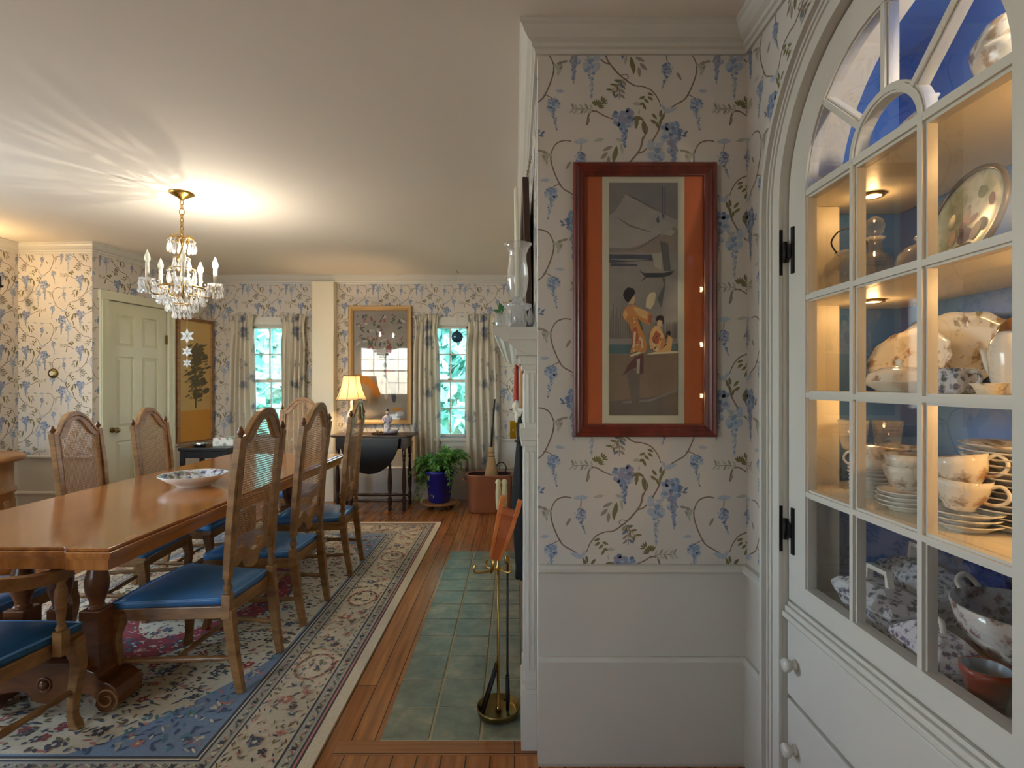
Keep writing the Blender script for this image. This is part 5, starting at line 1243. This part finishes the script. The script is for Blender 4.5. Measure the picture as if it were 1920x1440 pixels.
b = MB(); b.lathe([(0, 0), (.105, 0), (.11, .006), (.15, .30), (.158, .302), (.158, .33), (.148, .33), (.14, .30), (0, .29)], 32); b.build('pot', pm('cobalt_glaze', srgb(16, 28, 150), .2, var=.1, coat=.4), t)
M_leafs = [pm('plant_leaf_%d' % i, srgb(*c), .45, var=.25, vs=25, trans=.3) for i, c in enumerate(((96, 150, 62), (136, 184, 88), (66, 120, 66)))]
b = MB(); g = random.Random(21)
for s_ in range(84):
    a = g.uniform(0, 2*math.pi); tall = g.random()
    side = math.cos(a); reach = g.uniform(.08, .32); hgt = g.uniform(.08, .24) + (.10 if side > .2 else 0)
    drop = g.uniform(-.05, .35) if tall > .45 else -.02
    A = Vector((.07*math.cos(a), .07*math.sin(a), .29)); B = Vector((reach*.6*math.cos(a), reach*.5*math.sin(a), .32+hgt)); C_ = Vector((reach*math.cos(a), min(reach*.8*math.sin(a), .26), .30+hgt*.6-drop))
    if C_.z < .06: C_.z = .06
    pts = [A*(1-q)**2 + B*2*q*(1-q) + C_*q*q for q in [k/12 for k in range(13)]]
    b.tube(pts, .0022, 4, 2)
    for k in range(2, 13):
        for sg in (-1, 1, 0):
            d = (pts[k]-pts[k-1]).normalized(); sd = d.cross(Vector((0, 0, 1))).normalized()
            o = (sd*sg*.9 + d*.5 + Vector((g.uniform(-.3, .3), g.uniform(-.3, .3), g.uniform(-.4, .2)))).normalized(); L = g.uniform(.035, .062); p0 = pts[k]; p1 = p0+o*L
            n_ = o.cross(Vector((g.uniform(-1, 1), g.uniform(-1, 1), g.uniform(.2, 1)))).normalized()*L*.17; md = p0.lerp(p1, .45)+Vector((0, 0, .004))
            b.add([p0, md+n_, p1, md-n_], [(0, 1, 2, 3)], g.choice([0, 0, 1, 1, 2]))
o = b.build('foliage', M_leafs, t, fix=False)
# ------------------------------------------------------------------ copper boiler with broom
BX, BYc = -.255, 5.47
t = thing('copper_boiler', 'old oval copper wash boiler standing on the floor beside the plant', 'boiler', (BX, BYc, 0))
def ovalp(a, rx, ry): return (math.copysign(abs(math.cos(a))**.55*rx, math.cos(a)), math.copysign(abs(math.sin(a))**.8*ry, math.sin(a)))
b = MB(); nn = 40; L_ = [(.0, .93), (.02, .95), (.36, 1.0), (.372, 1.03), (.385, 1.03), (.385, .98), (.05, .92)]
vs = [(*ovalp(2*math.pi*k/nn, .232*s_, .15*s_), z) for z, s_ in L_ for k in range(nn)]
b.add(vs, [(j*nn+k, j*nn+(k+1) % nn, (j+1)*nn+(k+1) % nn, (j+1)*nn+k) for j in range(len(L_)-1) for k in range(nn)] + [tuple(range(nn))[::-1], tuple(range((len(L_)-1)*nn, len(L_)*nn))], 0, True); b.build('boiler_body', M_copper, t)
b = MB(); b.add([(*ovalp(2*math.pi*k/nn, .232*(.975 if j else .915), .15*(.975 if j else .915)), .378 if j else .055) for j in (0, 1) for k in range(nn)], [(k, (k+1) % nn, nn+(k+1) % nn, nn+k) for k in range(nn)] + [tuple(range(nn))], 0, True); b.build('dark_lining', pm('dark_copper', srgb(70, 44, 36), .6, .3, var=.25), t, fix=False)  # inner wall and bottom in a darker brown than the outside
b = MB(); b.tube([(*ovalp(2*math.pi*k/nn, .240, .156), .379) for k in range(nn)], .007, 8, closed=True); b.build('rim', M_copper, t)
for s_ in (-1, 1):
    b = MB(); b.tube(smoothpath([(s_*.235, -.05, .30), (s_*.27, -.04, .33), (s_*.275, 0, .34), (s_*.27, .04, .33), (s_*.235, .05, .30)], 4), .008); b.build('side_handle', M_copper, t)
t = thing('straw_broom', 'straw broom with black handle standing upside-down handle up in the copper boiler', 'broom', (BX+.015, BYc+.02, .055))
b = MB(); b.lathe([(0, .0), (.075, .0), (.082, .10), (.07, .30), (.045, .43), (.030, .50), (.028, .58), (.018, .60), (0, .60)], 24, sy=.5, mod=lambda a, r: 1+.04*math.cos(11*a)); b.build('straw_head', pm('broom_straw', srgb(178, 140, 92), .85, var=.3, vs=70, bump=.5, bs=140), t)
b = MB()
for z, r in ((.54, .031), (.50, .032)): b.tube([(r*math.cos(a), r*.55*math.sin(a), z) for a in [2*math.pi*k/16 for k in range(16)]], .003, 6, closed=True)
b.build('binding', M_iron, t)
b = MB(); b.tube([(0, 0, .58), (.01, .0, .8), (.035, .02, 1.09)], .010, 8); b.build('broom_handle', M_black, t)
t = thing('metal_hoop', 'round dark metal hoop showing above the copper boiler rim behind the broom', 'hoop', (BX+.115, BYc+.06, .055)); 
b = MB(); b.tube([(.052*math.cos(a), 0, .37+.062*math.sin(a)) for a in [-.6+4.3*k/20 for k in range(21)]], .006, 8); b.tube([(-.048, 0, .335), (-.04, 0, .0)], .006, 8); b.build('hoop', M_iron, t)

# ------------------------------------------------------------------ small things around the room
t = thing('glass_ball', 'blue glass ball hanging on a string in front of the window', 'ornament', px(857, 632, 5.7))
b = MB(); b.ball((0, 0, 0), .064, 24); b.build('ball', pm('blue_glass_ball', srgb(20, 74, 104), .08, .3, var=.2, coat=.5), t)
b = MB(); b.lathe([(0, .062), (.014, .062), (.012, .078), (0, .08)], 14); b.build('cap', M_olb, t)
b = MB(); zz = ZC-(EYE-(632-720)*5.7/F); b.tube([(0, 0, .078), (0, 0, zz-.02)], .0022, 6); b.build('string', M_white, t)
b = MB(); b.tube(smoothpath([(0, 0, zz), (0, 0, zz-.02), (.01, 0, zz-.03), (.014, 0, zz-.02)], 4), .0025, 6); b.build('ceiling_hook', M_olb, t)
t = thing('thermostat', 'small round brass thermostat on the wallpapered wall', 'thermostat', px(101, 700, YL-.014))
b = MB(); b.lathe([(0, 0), (.042, 0), (.042, .012), (.034, .022), (0, .024)], 28, 0, Matrix.Rotation(R(90), 4, 'X')); b.build('housing', M_olb, t)
b = MB(); b.lathe([(0, .0245), (.02, .0245)], 24, 0, Matrix.Rotation(R(90), 4, 'X')); b.build('dial', M_white, t)
t = thing('switch_plate', 'brass switch plate on the window wall beside the mantel', 'switch', px(962, 806, YF-.002))
b = MB(); b.box(-.036, .036, -.006, 0, -.10, .10); b.build('plate', pm('polished_brass', srgb(200, 160, 40), .25, 1), t, bevel=.003)
b = MB(); b.box(-.005, .005, -.016, -.006, -.012, .012); b.build('toggle', M_white, t)
t = thing('wall_sconce', 'dark metal candle sconce on the wallpapered wall above the pine cabinet', 'sconce', (XL+.002, 4.355, 2.06))
b = MB(); b.lathe([(0, 0), (.04, 0), (.035, .012), (0, .015)], 20, 0, Matrix.Rotation(R(90), 4, 'Y')); b.build('backplate', M_iron, t)
b = MB(); b.tube(smoothpath([(.01, 0, 0), (.05, .0, -.03), (.09, .0, -.02), (.10, .0, .03)], 5), .007, 8); b.build('arm', M_iron, t)
b = MB(); b.lathe([(0, .03), (.02, .03), (.028, .045), (.010, .05), (.010, .12), (0, .12)], 16, 0, Matrix.Translation((.10, 0, 0))); b.build('candle_cup', M_iron, t)
b = MB(); b.tube(smoothpath([(.01, 0, 0), (.05, -.15, -.03), (.09, -.3, -.02), (.10, -.33, .03)], 5), .007, 8); b.build('arm', M_iron, t)
b = MB(); b.lathe([(0, .03), (.02, .03), (.028, .045), (.010, .05), (.010, .12), (0, .12)], 16, 0, Matrix.Translation((.10, -.33, 0))); b.build('candle_cup', M_iron, t)
b = MB(); b.lathe([(0, .12), (.008, .121), (.0165, .14), (.0165, .154), (.010, .174), (0, .20)], 14, 0, Matrix.Translation((.10, -.33, 0))); b.build('bulb', bulb_glow('sconce_bulb', (1, .8, .5, 1), 8), t)
light('wall_sconce_light', 'POINT', (XL+.102, 4.025, 2.21), 5, (1, .66, .30), shadow_soft_size=.03)
# pine cabinet at the edge of the view
t = thing('pine_cabinet', 'pine drum cabinet with overhanging round top against the wallpapered wall', 'cabinet', (-3.83, 3.54, 0))
b = MB(); b.lathe([(0, .775), (.53, .775), (.545, .785), (.545, .80), (.53, .812), (0, .812)], 56, sx=.865, sy=.72); b.build('top', M_pine, t)
b = MB(); b.lathe([(0, 0), (.49, 0), (.49, .09), (.465, .10), (.465, .55), (.485, .56), (.485, .58), (.465, .59), (.465, .76), (.48, .775), (0, .775)], 56, sx=.865, sy=.72); b.build('body', M_pine, t)
for a in (-100, -60, -20, 20):
    b = MB(); q = R(a); ex = lambda k_, r: (.865*r*math.cos(q+k_), .72*r*math.sin(q+k_))
    b.add([(*ex(-.24, .478), .14), (*ex(.24, .478), .14), (*ex(.24, .478), .51), (*ex(-.24, .478), .51), (*ex(-.24, .46), .14), (*ex(.24, .46), .14), (*ex(.24, .46), .51), (*ex(-.24, .46), .51)], [(0,1,2,3),(0,1,5,4),(1,2,6,5),(2,3,7,6),(3,0,4,7)]); b.build('door', M_pine, t, bevel=.006)
# low black table under the scroll picture
SX, SY, SZ = -2.99, 5.30, .685
t = thing('side_table', 'low black lacquer side table below the gold hanging picture', 'table', (SX, SY, 0))
b = MB(); b.box(-.24, .24, -.19, .19, SZ-.03, SZ); b.box(-.22, .22, -.17, .17, SZ-.10, SZ-.03); b.build('tabletop', M_black, t, bevel=.006)
for x in (-.21, .21):
    for y in (-.16, .16):
        b = MB(); b.tube([(x, y, 0), (x, y, SZ-.03)], 0, sec=(.018, .018)); b.build('leg', M_black, t)
t = tag((lambda b: (b.box(-.095, .095, -.06, .06, 0, .085), b)[1])(MB()).build('floral_box', spotted('box_print', srgb(222,220,214), [srgb(180,120,130), srgb(120,140,110)], 26, .3, .6, .4, .6), None, (SX+.10, SY+.02, SZ), (0, 0, .2), bevel=.006), 'white floral box on the black side table', 'box')
t = tag((lambda b: (b.lathe([(0, 0), (.05, 0), (.07, .02), (.075, .045), (.07, .045), (.06, .02), (0, .01)], 24, sy=.7), b)[1])(MB()).build('silver_dish', pm('silver', srgb(190, 190, 188), .2, 1), None, (SX-.10, SY-.06, SZ)), 'small silver dish beside the floral box', 'dish')

# ------------------------------------------------------------------ chandelier
CX, CY = -2.118, 3.394; HB = -ZC
t = thing('chandelier', 'crystal chandelier with five candle arms, two bulbs lit, on a brass chain', 'chandelier', (CX, CY, ZC))
zr = lambda y: EYE+(720-y)*CY/F-ZC           # picture row -> height below the ceiling
b = MB(); b.lathe([(0, 0), (.072, 0), (.072, -.006), (.05, -.018), (.02, -.034), (.010, -.045), (0, -.046)], 28); b.build('canopy', M_brass, t)
ch = MB(); z = -.045; k = 0
while z > zr(440):
    pts = [(.010*math.cos(a), 0, .0165*math.sin(a)) for a in [2*math.pi*i/14 for i in range(14)]]
    if k % 2: pts = [(0, x, q) for x, _, q in pts]
    s_ = 1.5 if k == 2 else 1
    ch.tube([(x*s_, y*s_, q*s_+z-.0165*s_) for x, y, q in pts], .0028, 6, closed=True); z -= .025*s_; k += 1
ch.build('chain', M_brass, t)
b = MB(); zt, zb = zr(442), zr(560)
b.lathe([(0, zt), (.008, zt), (.014, zt-.02), (.006, zt-.05), (.006, zt-.10), (.02, zt-.12), (.026, zt-.15), (.016, zt-.18), (.008, zt-.2), (.010, zt-.26), (.022, zt-.29), (.022, zt-.31), (.008, zt-.33), (.008, zb), (0, zb)], 16); b.build('stem', M_brass, t)
def drop(b, x, y, z, L, r, ang=0):
    M_ = Matrix.Translation((x, y, z)) @ Matrix.Rotation(ang, 4, 'Z')
    b.lathe([(0, 0), (r*.25, -L*.10), (0.0001+r*.12, -L*.2), (r*.9, -L*.55), (r, -L*.72), (r*.6, -L*.92), (0, -L)], 6, 0, M_, smooth=False)
def fringe(parent, name, cx, cy, z, rad, n, L, r, rows=1):
    b = MB()
    for j in range(rows):
        for k in range(n):
            a = 2*math.pi*(k+.5*j)/n; drop(b, cx+rad*math.cos(a), cy+rad*math.sin(a), z-j*L*.9, L, r, a)
    for k in range(n):
        a = 2*math.pi*(k+.25)/n; b.ball((cx+rad*math.cos(a), cy+rad*math.sin(a), z), r*.45, 6)
    return b.build(name, M_crys, parent, fix=False)
def hoop(parent, name, cx, cy, z, rad, th=.004):
    b = MB(); b.tube([(cx+rad*math.cos(a), cy+rad*math.sin(a), z) for a in [2*math.pi*k/36 for k in range(36)]], th, 6, closed=True); return b.build(name, M_brass, parent)
h = hoop(t, 'crown_ring', 0, 0, zr(450), .074); fringe(h, 'crystal_fringe', 0, 0, zr(452), .074, 16, .075, .011)
b = MB()
for k in range(8): a = math.pi*k/4; b.tube(smoothpath([(.008*math.cos(a), .008*math.sin(a), zr(462)), (.045*math.cos(a), .045*math.sin(a), zr(442)), (.074*math.cos(a), .074*math.sin(a), zr(450))], 4), .003, 6)
b.build('crown_arms', M_brass, h)
h = hoop(t, 'middle_ring', 0, 0, zr(484), .045, .003); fringe(h, 'crystal_fringe', 0, 0, zr(485), .045, 10, .075, .011)
h = hoop(t, 'middle_ring', 0, 0, zr(505), .075, .003); fringe(h, 'crystal_fringe', 0, 0, zr(506), .075, 12, .09, .010)
h = hoop(t, 'main_ring', 0, 0, zr(540), .128, .006); fringe(h, 'crystal_fringe', 0, 0, zr(541), .128, 26, .055, .009, 2)
h = hoop(t, 'basket_ring', 0, 0, zr(556), .085, .004); fringe(h, 'crystal_fringe', 0, 0, zr(557), .085, 18, .050, .009, 2)
h = hoop(t, 'basket_ring', 0, 0, zr(571), .048, .004); fringe(h, 'crystal_fringe', 0, 0, zr(572), .048, 12, .046, .009, 2)
M_candle = pm('candle_sleeve', srgb(232, 226, 206), .5); M_off = clear('frosted_bulb', (.9, .9, .88, 1), 3, 1.5, .3); M_off = pm('unlit_bulb', srgb(232, 232, 224), .12, trans=.5)
M_on = bulb_glow('lit_bulb', (1, .84, .58, 1), 25)
RA = .19
for a, lit in ((232, 0), (304, 0), (16, 1), (88, 1), (160, 0)):
    ca, sa = math.cos(R(a)), math.sin(R(a)); X, Y = RA*ca, RA*sa; zc_ = zr(531)
    b = MB(); b.tube(smoothpath([(.02*ca, .02*sa, zr(535)), (.09*ca, .09*sa, zr(552)), (.16*ca, .16*sa, zr(556)), (X, Y, zc_-.012)], 6), .0055, 8); arm = b.build('candle_arm', M_brass, t)
    b = MB(); b.lathe([(0, -.012), (.012, -.012), (.042, 0), (.044, .003), (.012, .004), (0, .004)], 20, 0, Matrix.Translation((X, Y, zc_))); b.build('drip_pan', M_crys, arm)
    fringe(arm, 'crystal_fringe', X, Y, zc_, .042, 12, .046, .008, 2)
    b = MB(); b.lathe([(0, .003), (.0105, .003), (.0105, .098), (0, .098)], 14, 0, Matrix.Translation((X, Y, zc_))); b.build('candle_sleeve', M_candle, arm)
    b = MB(); b.lathe([(0, .098), (.008, .099), (.0165, .118), (.0165, .132), (.010, .152), (.004, .170), (0, .178)], 14, 0, Matrix.Translation((X, Y, zc_))); b.build('bulb', M_on if lit else M_off, arm)
    if lit: light('chandelier_bulb_light', 'POINT', (CX+X, CY+Y, ZC+zc_+.128), 5.6, (1, .90, .75), shadow_soft_size=.005)
    b = MB()
    for k in range(7): q = (k+.5)/7; b.ball((X*(1-q)+.075*ca*q, Y*(1-q)+.075*sa*q, zc_+.005+(zr(507)-zc_)*q-.05*math.sin(math.pi*q)), .0055, 6)
    b.build('bead_swag', M_crys, arm, fix=False)
# snowflakes on a thread below it
X, Y, Z = px(351, 630, 3.39)
t = thing('snowflake_garland', 'three white paper snowflakes on a thread hanging below the chandelier', 'ornament', (X, Y, Z))
ztop = ZC+zr(598)-Z
b = MB(); b.tube([(0, 0, -.18), (0, 0, ztop+.01)], .0012, 5); b.build('thread', M_white, t)
for z, r in ((0, .050), (-.098, .037), (-.172, .030)):
    b = MB()
    for k in range(6):
        a = math.pi*k/3+math.pi/6; d = Vector((math.cos(a), 0, math.sin(a))); n_ = Vector((-math.sin(a), 0, math.cos(a)))
        P = [d*r*.1, d*r*.45+n_*r*.22, d*r*1.0, d*r*.45-n_*r*.22]
        b.add([p+Vector((0, s_, z)) for s_ in (-.002, .002) for p in P], [(0,1,2,3),(4,5,6,7),(0,1,5,4),(1,2,6,5),(2,3,7,6),(3,0,4,7)])
    b.build('snowflake', pm('snowflake_paper', srgb(236, 238, 240), .5, trans=.3), t)

# ------------------------------------------------------------------ on and over the mantel
t = thing('hurricane_candlestick', 'crystal candlestick with a glass hurricane shade and tall white candle on the mantel', 'candlestick', (.012, 2.10, 1.50))
b = MB(); b.lathe([(0, 0), (.045, 0), (.05, .01), (.03, .03), (.014, .045), (.022, .07), (.03, .085), (.05, .10), (.055, .112), (.03, .116), (.02, .13), (.024, .14), (0, .142)], 24); b.build('crystal_base', M_crys, t)
fr = fringe(t, 'crystal_fringe', 0, 0, .108, .053, 12, .075, .010)
b = MB(); pr = [(.026, .140), (.036, .165), (.0425, .21), (.041, .245), (.034, .29), (.034, .31), (.044, .335), (.056, .350)]
b.lathe(pr + [(r-.002, z) for r, z in pr[::-1]], 32); b.build('hurricane_shade', M_clear, t)
b = MB(); b.lathe([(0, .14), (.011, .14), (.0075, .565), (.004, .575), (0, .576)], 14); b.v = [(x-.016*(z-.14), y, z) for x, y, z in b.v]; b.build('candle', M_candle, t)
t = tag((lambda b: (b.lathe([(0, 0), (.026, 0), (.030, .02), (.030, .065), (.028, .065), (.027, .02), (0, .008)], 24), b)[1])(MB()).build('votive_glass', M_clear, None, (-.045, 2.0, 1.50)), 'small clear glass cup at the corner of the mantel shelf', 'glass')
t = thing('leaf_sprig', 'sprig of green leaves tucked behind the candlestick on the mantel', 'plant', (-.03, 2.22, 1.50))
b = MB(); b.tube([(0, 0, 0), (-.01, 0, .06), (-.02, 0, .11)], .003, 6); b.build('stem', M_leafs[2], t)
b = MB()
for a, z in ((150, .11), (110, .12), (70, .10), (190, .08)):
    d = Vector((math.cos(R(a)), .2, math.sin(R(a)))); n_ = Vector((-d.z, 0, d.x)); p0 = Vector((-.02, 0, z-.02)); b.add([p0, p0+d*.02+n_*.013, p0+d*.045, p0+d*.02-n_*.013], [(0,1,2,3)])
b.build('leaves', M_leafs[2], t, fix=False)
t = thing('overmantel_picture', 'dark brown picture frame hung on a chain above the mantel, seen edge-on', 'picture', (XM, 2.95, 1.555))
b = MB(); hy_ = .70; T0, T1 = -.052, -.028
def tilt(x, z): return x - .018*z/.62
b.ring([(-hy_, 0), (hy_, 0), (hy_, .62), (-hy_, .62)], [(-hy_+.06, .06), (hy_-.06, .06), (hy_-.06, .56), (-hy_+.06, .56)], lambda u, v, q: (tilt(q, v), u, v), -.030, -.003); b.build('frame', pm('dark_brown_frame', srgb(58, 32, 22), .4, var=.2), t, bevel=.003)
b = MB(); b.poly([(tilt(-.012, .06), -hy_+.06, .06), (tilt(-.012, .06), hy_-.06, .06), (tilt(-.012, .56), hy_-.06, .56), (tilt(-.012, .56), -hy_+.06, .56)]); b.build('canvas', pm('dim_canvas', srgb(96, 84, 66), .7, var=.3, vs=6), t)
b = MB()
for s_ in (-1, 1):
    n_ = 10
    for k in range(n_): q = k/n_; b.tube([(-.03+.024*q+.004*math.cos(a)*(k % 2), s_*(hy_-.02)*(1-q*.15)+.004*math.cos(a)*(1-k % 2), .62+.14*q+.007*math.sin(a)) for a in [2*math.pi*i/8 for i in range(8)]], .0015, 5, closed=True)
b.build('chain', M_olb, t)
# cloths hanging under the shelf and by the firebox
M_redc = pm('red_felt', srgb(150, 52, 40), .9, var=.15, vs=30); M_tan = pm('tan_felt', srgb(150, 108, 66), .9, var=.15, vs=30); M_blk = pm('black_cloth', srgb(8, 8, 10), .85, var=.3, vs=20)
def hung(name, label, cat, Y, x0, x1, z0, z1, mat, wd=.11):
    t = thing(name, label, cat, ((x0+x1)/2, Y, z0)); b = MB(); n = 10; vs = []
    for j in range(9):
        v = j/8; f = 1-.25*(1-v)
        for i in range(20): a = 2*math.pi*i/20; vs.append(((x1-x0)/2*math.cos(a)*f*(1+.12*math.cos(3*a+v*2)), wd/2*math.sin(a)*f*(1+.1*math.cos(4*a)), (z1-z0)*(1-v)))
    b.add(vs, [(j*20+i, j*20+(i+1) % 20, (j+1)*20+(i+1) % 20, (j+1)*20+i) for j in range(8) for i in range(20)] + [tuple(range(20)), tuple(range(160, 180))], 0, True); b.build('hanging_cloth', mat, t)
    b = MB(); b.tube([(0, 0, z1-z0-.004), (0, 0, z1-z0+.05)], .004, 6); b.build('hook', M_iron, t); return t
hung('red_cloth', 'strip of dark red cloth hanging just under the mantel shelf', 'cloth', 3.4, -.006, .026, EYE-.036*3.4, EYE+.045*3.4, M_redc)
hung('tan_cloth', 'strip of tan cloth hanging under the mantel shelf beside the red cloth', 'cloth', 2.75, .022, .052, EYE-.045*2.75, EYE+.035*2.75, M_tan)
t = thing('cream_tassel', 'knotted cream cord hanging below the red cloth beside the mantel', 'cord', (.012, 3.2, EYE-.22)); 
b = MB(); b.tube(smoothpath([(0, 0, .12), (-.01, .01, .07), (.006, 0, .03), (-.004, 0, -.01)], 5), [.012, .013, .016, .02, .018, .014, .012, .012, .014, .017, .02, .018, .014, .010, .008, .006], 8); b.build('cord', M_curt, t)
t = thing('black_cloth_bundle', 'long black cloth bundle tied at the top hanging beside the firebox', 'cloth', (.035, 2.62, .36)); b = MB(); vs = []; nr = 16
for j in range(17):
    v = j/16; w_ = lerp([(0, .034), (.06, .030), (.2, .036), (.45, .044), (.55, .040), (.80, .020), (.9, .012), (.95, .018), (1, .006)], v); z = .78*v
    for i in range(nr): a = 2*math.pi*i/nr; f = 1+.16*math.cos(5*a+2*v); vs.append((w_*f*math.cos(a)-.010*v, w_*2.2*f*math.sin(a), z))
b.add(vs, [(j*nr+i, j*nr+(i+1) % nr, (j+1)*nr+(i+1) % nr, (j+1)*nr+i) for j in range(16) for i in range(nr)] + [tuple(range(nr))[::-1], tuple(range(16*nr, 17*nr))], 0, True); b.build('cloth', M_blk, t)
b = MB(); b.tube([(.026*math.cos(a)-.008, .05*math.sin(a), .66) for a in [2*math.pi*k/16 for k in range(16)]], .004, 6, closed=True); b.tube([(-.008, 0, .76), (.02, 0, .86)], .003, 5); b.build('tie_cord', M_iron, t)

# ------------------------------------------------------------------ fireplace tools
TX, TY = -.064, 2.085; TZ_ = .0075
t = thing('fire_tool_stand', 'slim brass fireplace tool stand with round tray base on the slate hearth', 'stand', (TX, TY, TZ_))
b = MB(); b.lathe([(0, .014), (.066, .014), (.074, .018), (.080, .036), (.084, .038), (.084, .030), (.078, .010), (.070, .006), (0, .006)], 36)
for k in range(3): a = R(90+120*k); b.ball((.066*math.cos(a), .066*math.sin(a), .006), .010, 8, 0, .006)
b.build('tray_base', M_olb, t)
b = MB(); b.lathe([(0, .014), (.012, .014), (.009, .03), (.0055, .035), (.0055, .56), (.010, .565), (.010, .58), (.0055, .585), (.005, .80), (0, .80)], 14); b.build('pole', M_brass, t)
b = MB()
for s_, d in ((-1, (-.085, -.02)), (1, (.045, -.015)), (1, (.03, .05)), (-1, (-.045, .045))):
    b.tube(smoothpath([(0, 0, .572), (d[0]*.6, d[1]*.6, .562), (d[0], d[1], .562), (d[0]*1.12, d[1]*1.12, .575), (d[0]*1.02, d[1]*1.02, .592)], 4), .0045, 8)
b.build('hooks', M_brass, t)
for sx in (-.012, .012):
    b = MB(); b.lathe([(0, .80), (.007, .80), (.010, .83), (.011, .87), (.008, .90), (.012, .908), (.008, .918), (0, .922)], 14, 0, Matrix.Translation((sx+.012, 0, 0))); b.build('handle_grip', pm('antler_grip', srgb(196, 184, 142), .4, var=.2), t)
b = MB(); b.box(-.006, .03, -.006, .006, .785, .803); b.build('handle_yoke', M_iron, t)
t = thing('fire_shovel', 'black iron fire shovel leaning in the tool stand tray', 'shovel', (TX-.03, TY-.012, TZ_+.018))
b = MB(); A, B_ = Vector((-.028, 0, .0)), Vector((.026, 0, .175)); d = (B_-A).normalized(); sd = Vector((0, 1, 0)); nn_ = d.cross(sd)
P = [A-sd*.035, A+sd*.035, B_+sd*.030, B_-sd*.030]
b.add([p+nn_*o for o in (0, .003) for p in P], [(0,1,2,3),(4,5,6,7),(0,1,5,4),(1,2,6,5),(2,3,7,6),(3,0,4,7)]); b.tube([A-sd*.034+nn_*.004, B_-sd*.03+nn_*.004], .006, 6); b.tube([A+sd*.034+nn_*.004, B_+sd*.03+nn_*.004], .006, 6); b.build('blade', M_iron, t)
b = MB(); b.tube([B_-d*.02, B_+Vector((.006, 0, .05)), Vector((.030, -.0, .53))], .0045, 8); b.build('shaft', M_brass, t)
t = thing('fire_poker', 'thin dark fireplace poker standing upright in the tool stand tray', 'poker', (TX+.036, TY-.006, TZ_+.018))
b = MB(); b.tube([(0, 0, .12), (0, 0, .58)], .0048, 8); b.build('shaft', M_darkwood, t)
b = MB(); b.tube([(0, 0, .0), (.001, 0, .05), (0, 0, .14)], [.006, .009, .0075], 8); b.tube([(0, 0, .05), (-.016, 0, .04)], [.006, .003], 6); b.build('point', M_iron, t)
b = MB(); b.lathe([(0, .575), (.009, .575), (.012, .59), (.008, .605), (0, .61)], 12); b.build('knob', M_brass, t)
# bellows: two boards with handles at the top, nozzle down
M_bell = wood('bellows_wood', srgb(186, 96, 40), srgb(214, 122, 58), .35, (8, 8, 3))
t = thing('fireplace_bellows', 'orange wooden fireplace bellows hung nozzle-down on the tool stand', 'bellows', (TX-.012, TY-.045, .63))
ax = Vector((.062, .0, .222)).normalized(); si = Vector((0, 1, 0)); no_ = ax.cross(si)
def bp(u, v, q): return tuple(ax*v + si*u + no_*q)
prof = [(.010, 0), (.022, .02), (.045, .06), (.060, .10), (.058, .135), (.040, .165), (.016, .178), (.013, .20), (.015, .235), (.008, .245)]
outl = prof + [(-a, z) for a, z in prof[::-1]]
for q0, q1 in ((-.042, -.024), (.024, .042)):
    b = MB(); b.prism(outl, lambda u, v, q: tuple(ax*v + si*u + no_*(q*(.5+.5*min(1, v/.2)))), q0, q1); b.build('board', M_bell, t, bevel=.002)
b = MB(); pr2 = [(a*.93, z) for a, z in prof[:8]]; b.prism(pr2 + [(-a, z) for a, z in pr2[::-1]], lambda u, v, q: tuple(ax*v + si*u + no_*(q*(.5+.5*min(1, v/.2)))), -.025, .025); b.build('leather_gusset', pm('bellows_leather', srgb(168, 84, 38), .6, var=.2, vs=30, bump=.4, bs=40), t)
b = MB(); b.tube([ax*.005, ax*-.02, ax*-.055], [.010, .008, .005], 10); b.build('nozzle', M_brass, t)

# ------------------------------------------------------------------ outside the windows
M_grass = pm('lawn', srgb(96, 132, 62), .9, var=.25, vs=3)
b = MB(); b.box(-30, 25, 6.4, 40, -.65, -.6); struct(b.build('ground_outside', M_grass))
M_fol = [pm('hazed_leaf_%d' % i, srgb(*c), .5, var=.12, vs=4, trans=.55) for i, c in enumerate(((140, 196, 184), (166, 216, 206), (112, 172, 160), (186, 226, 220)))]  # leaf colours paled to aqua: outdoor haze and glare are painted in
M_bark = pm('hazed_bark', srgb(150, 160, 150), .9, var=.2, vs=6)  # bark lightened to grey to carry the same haze
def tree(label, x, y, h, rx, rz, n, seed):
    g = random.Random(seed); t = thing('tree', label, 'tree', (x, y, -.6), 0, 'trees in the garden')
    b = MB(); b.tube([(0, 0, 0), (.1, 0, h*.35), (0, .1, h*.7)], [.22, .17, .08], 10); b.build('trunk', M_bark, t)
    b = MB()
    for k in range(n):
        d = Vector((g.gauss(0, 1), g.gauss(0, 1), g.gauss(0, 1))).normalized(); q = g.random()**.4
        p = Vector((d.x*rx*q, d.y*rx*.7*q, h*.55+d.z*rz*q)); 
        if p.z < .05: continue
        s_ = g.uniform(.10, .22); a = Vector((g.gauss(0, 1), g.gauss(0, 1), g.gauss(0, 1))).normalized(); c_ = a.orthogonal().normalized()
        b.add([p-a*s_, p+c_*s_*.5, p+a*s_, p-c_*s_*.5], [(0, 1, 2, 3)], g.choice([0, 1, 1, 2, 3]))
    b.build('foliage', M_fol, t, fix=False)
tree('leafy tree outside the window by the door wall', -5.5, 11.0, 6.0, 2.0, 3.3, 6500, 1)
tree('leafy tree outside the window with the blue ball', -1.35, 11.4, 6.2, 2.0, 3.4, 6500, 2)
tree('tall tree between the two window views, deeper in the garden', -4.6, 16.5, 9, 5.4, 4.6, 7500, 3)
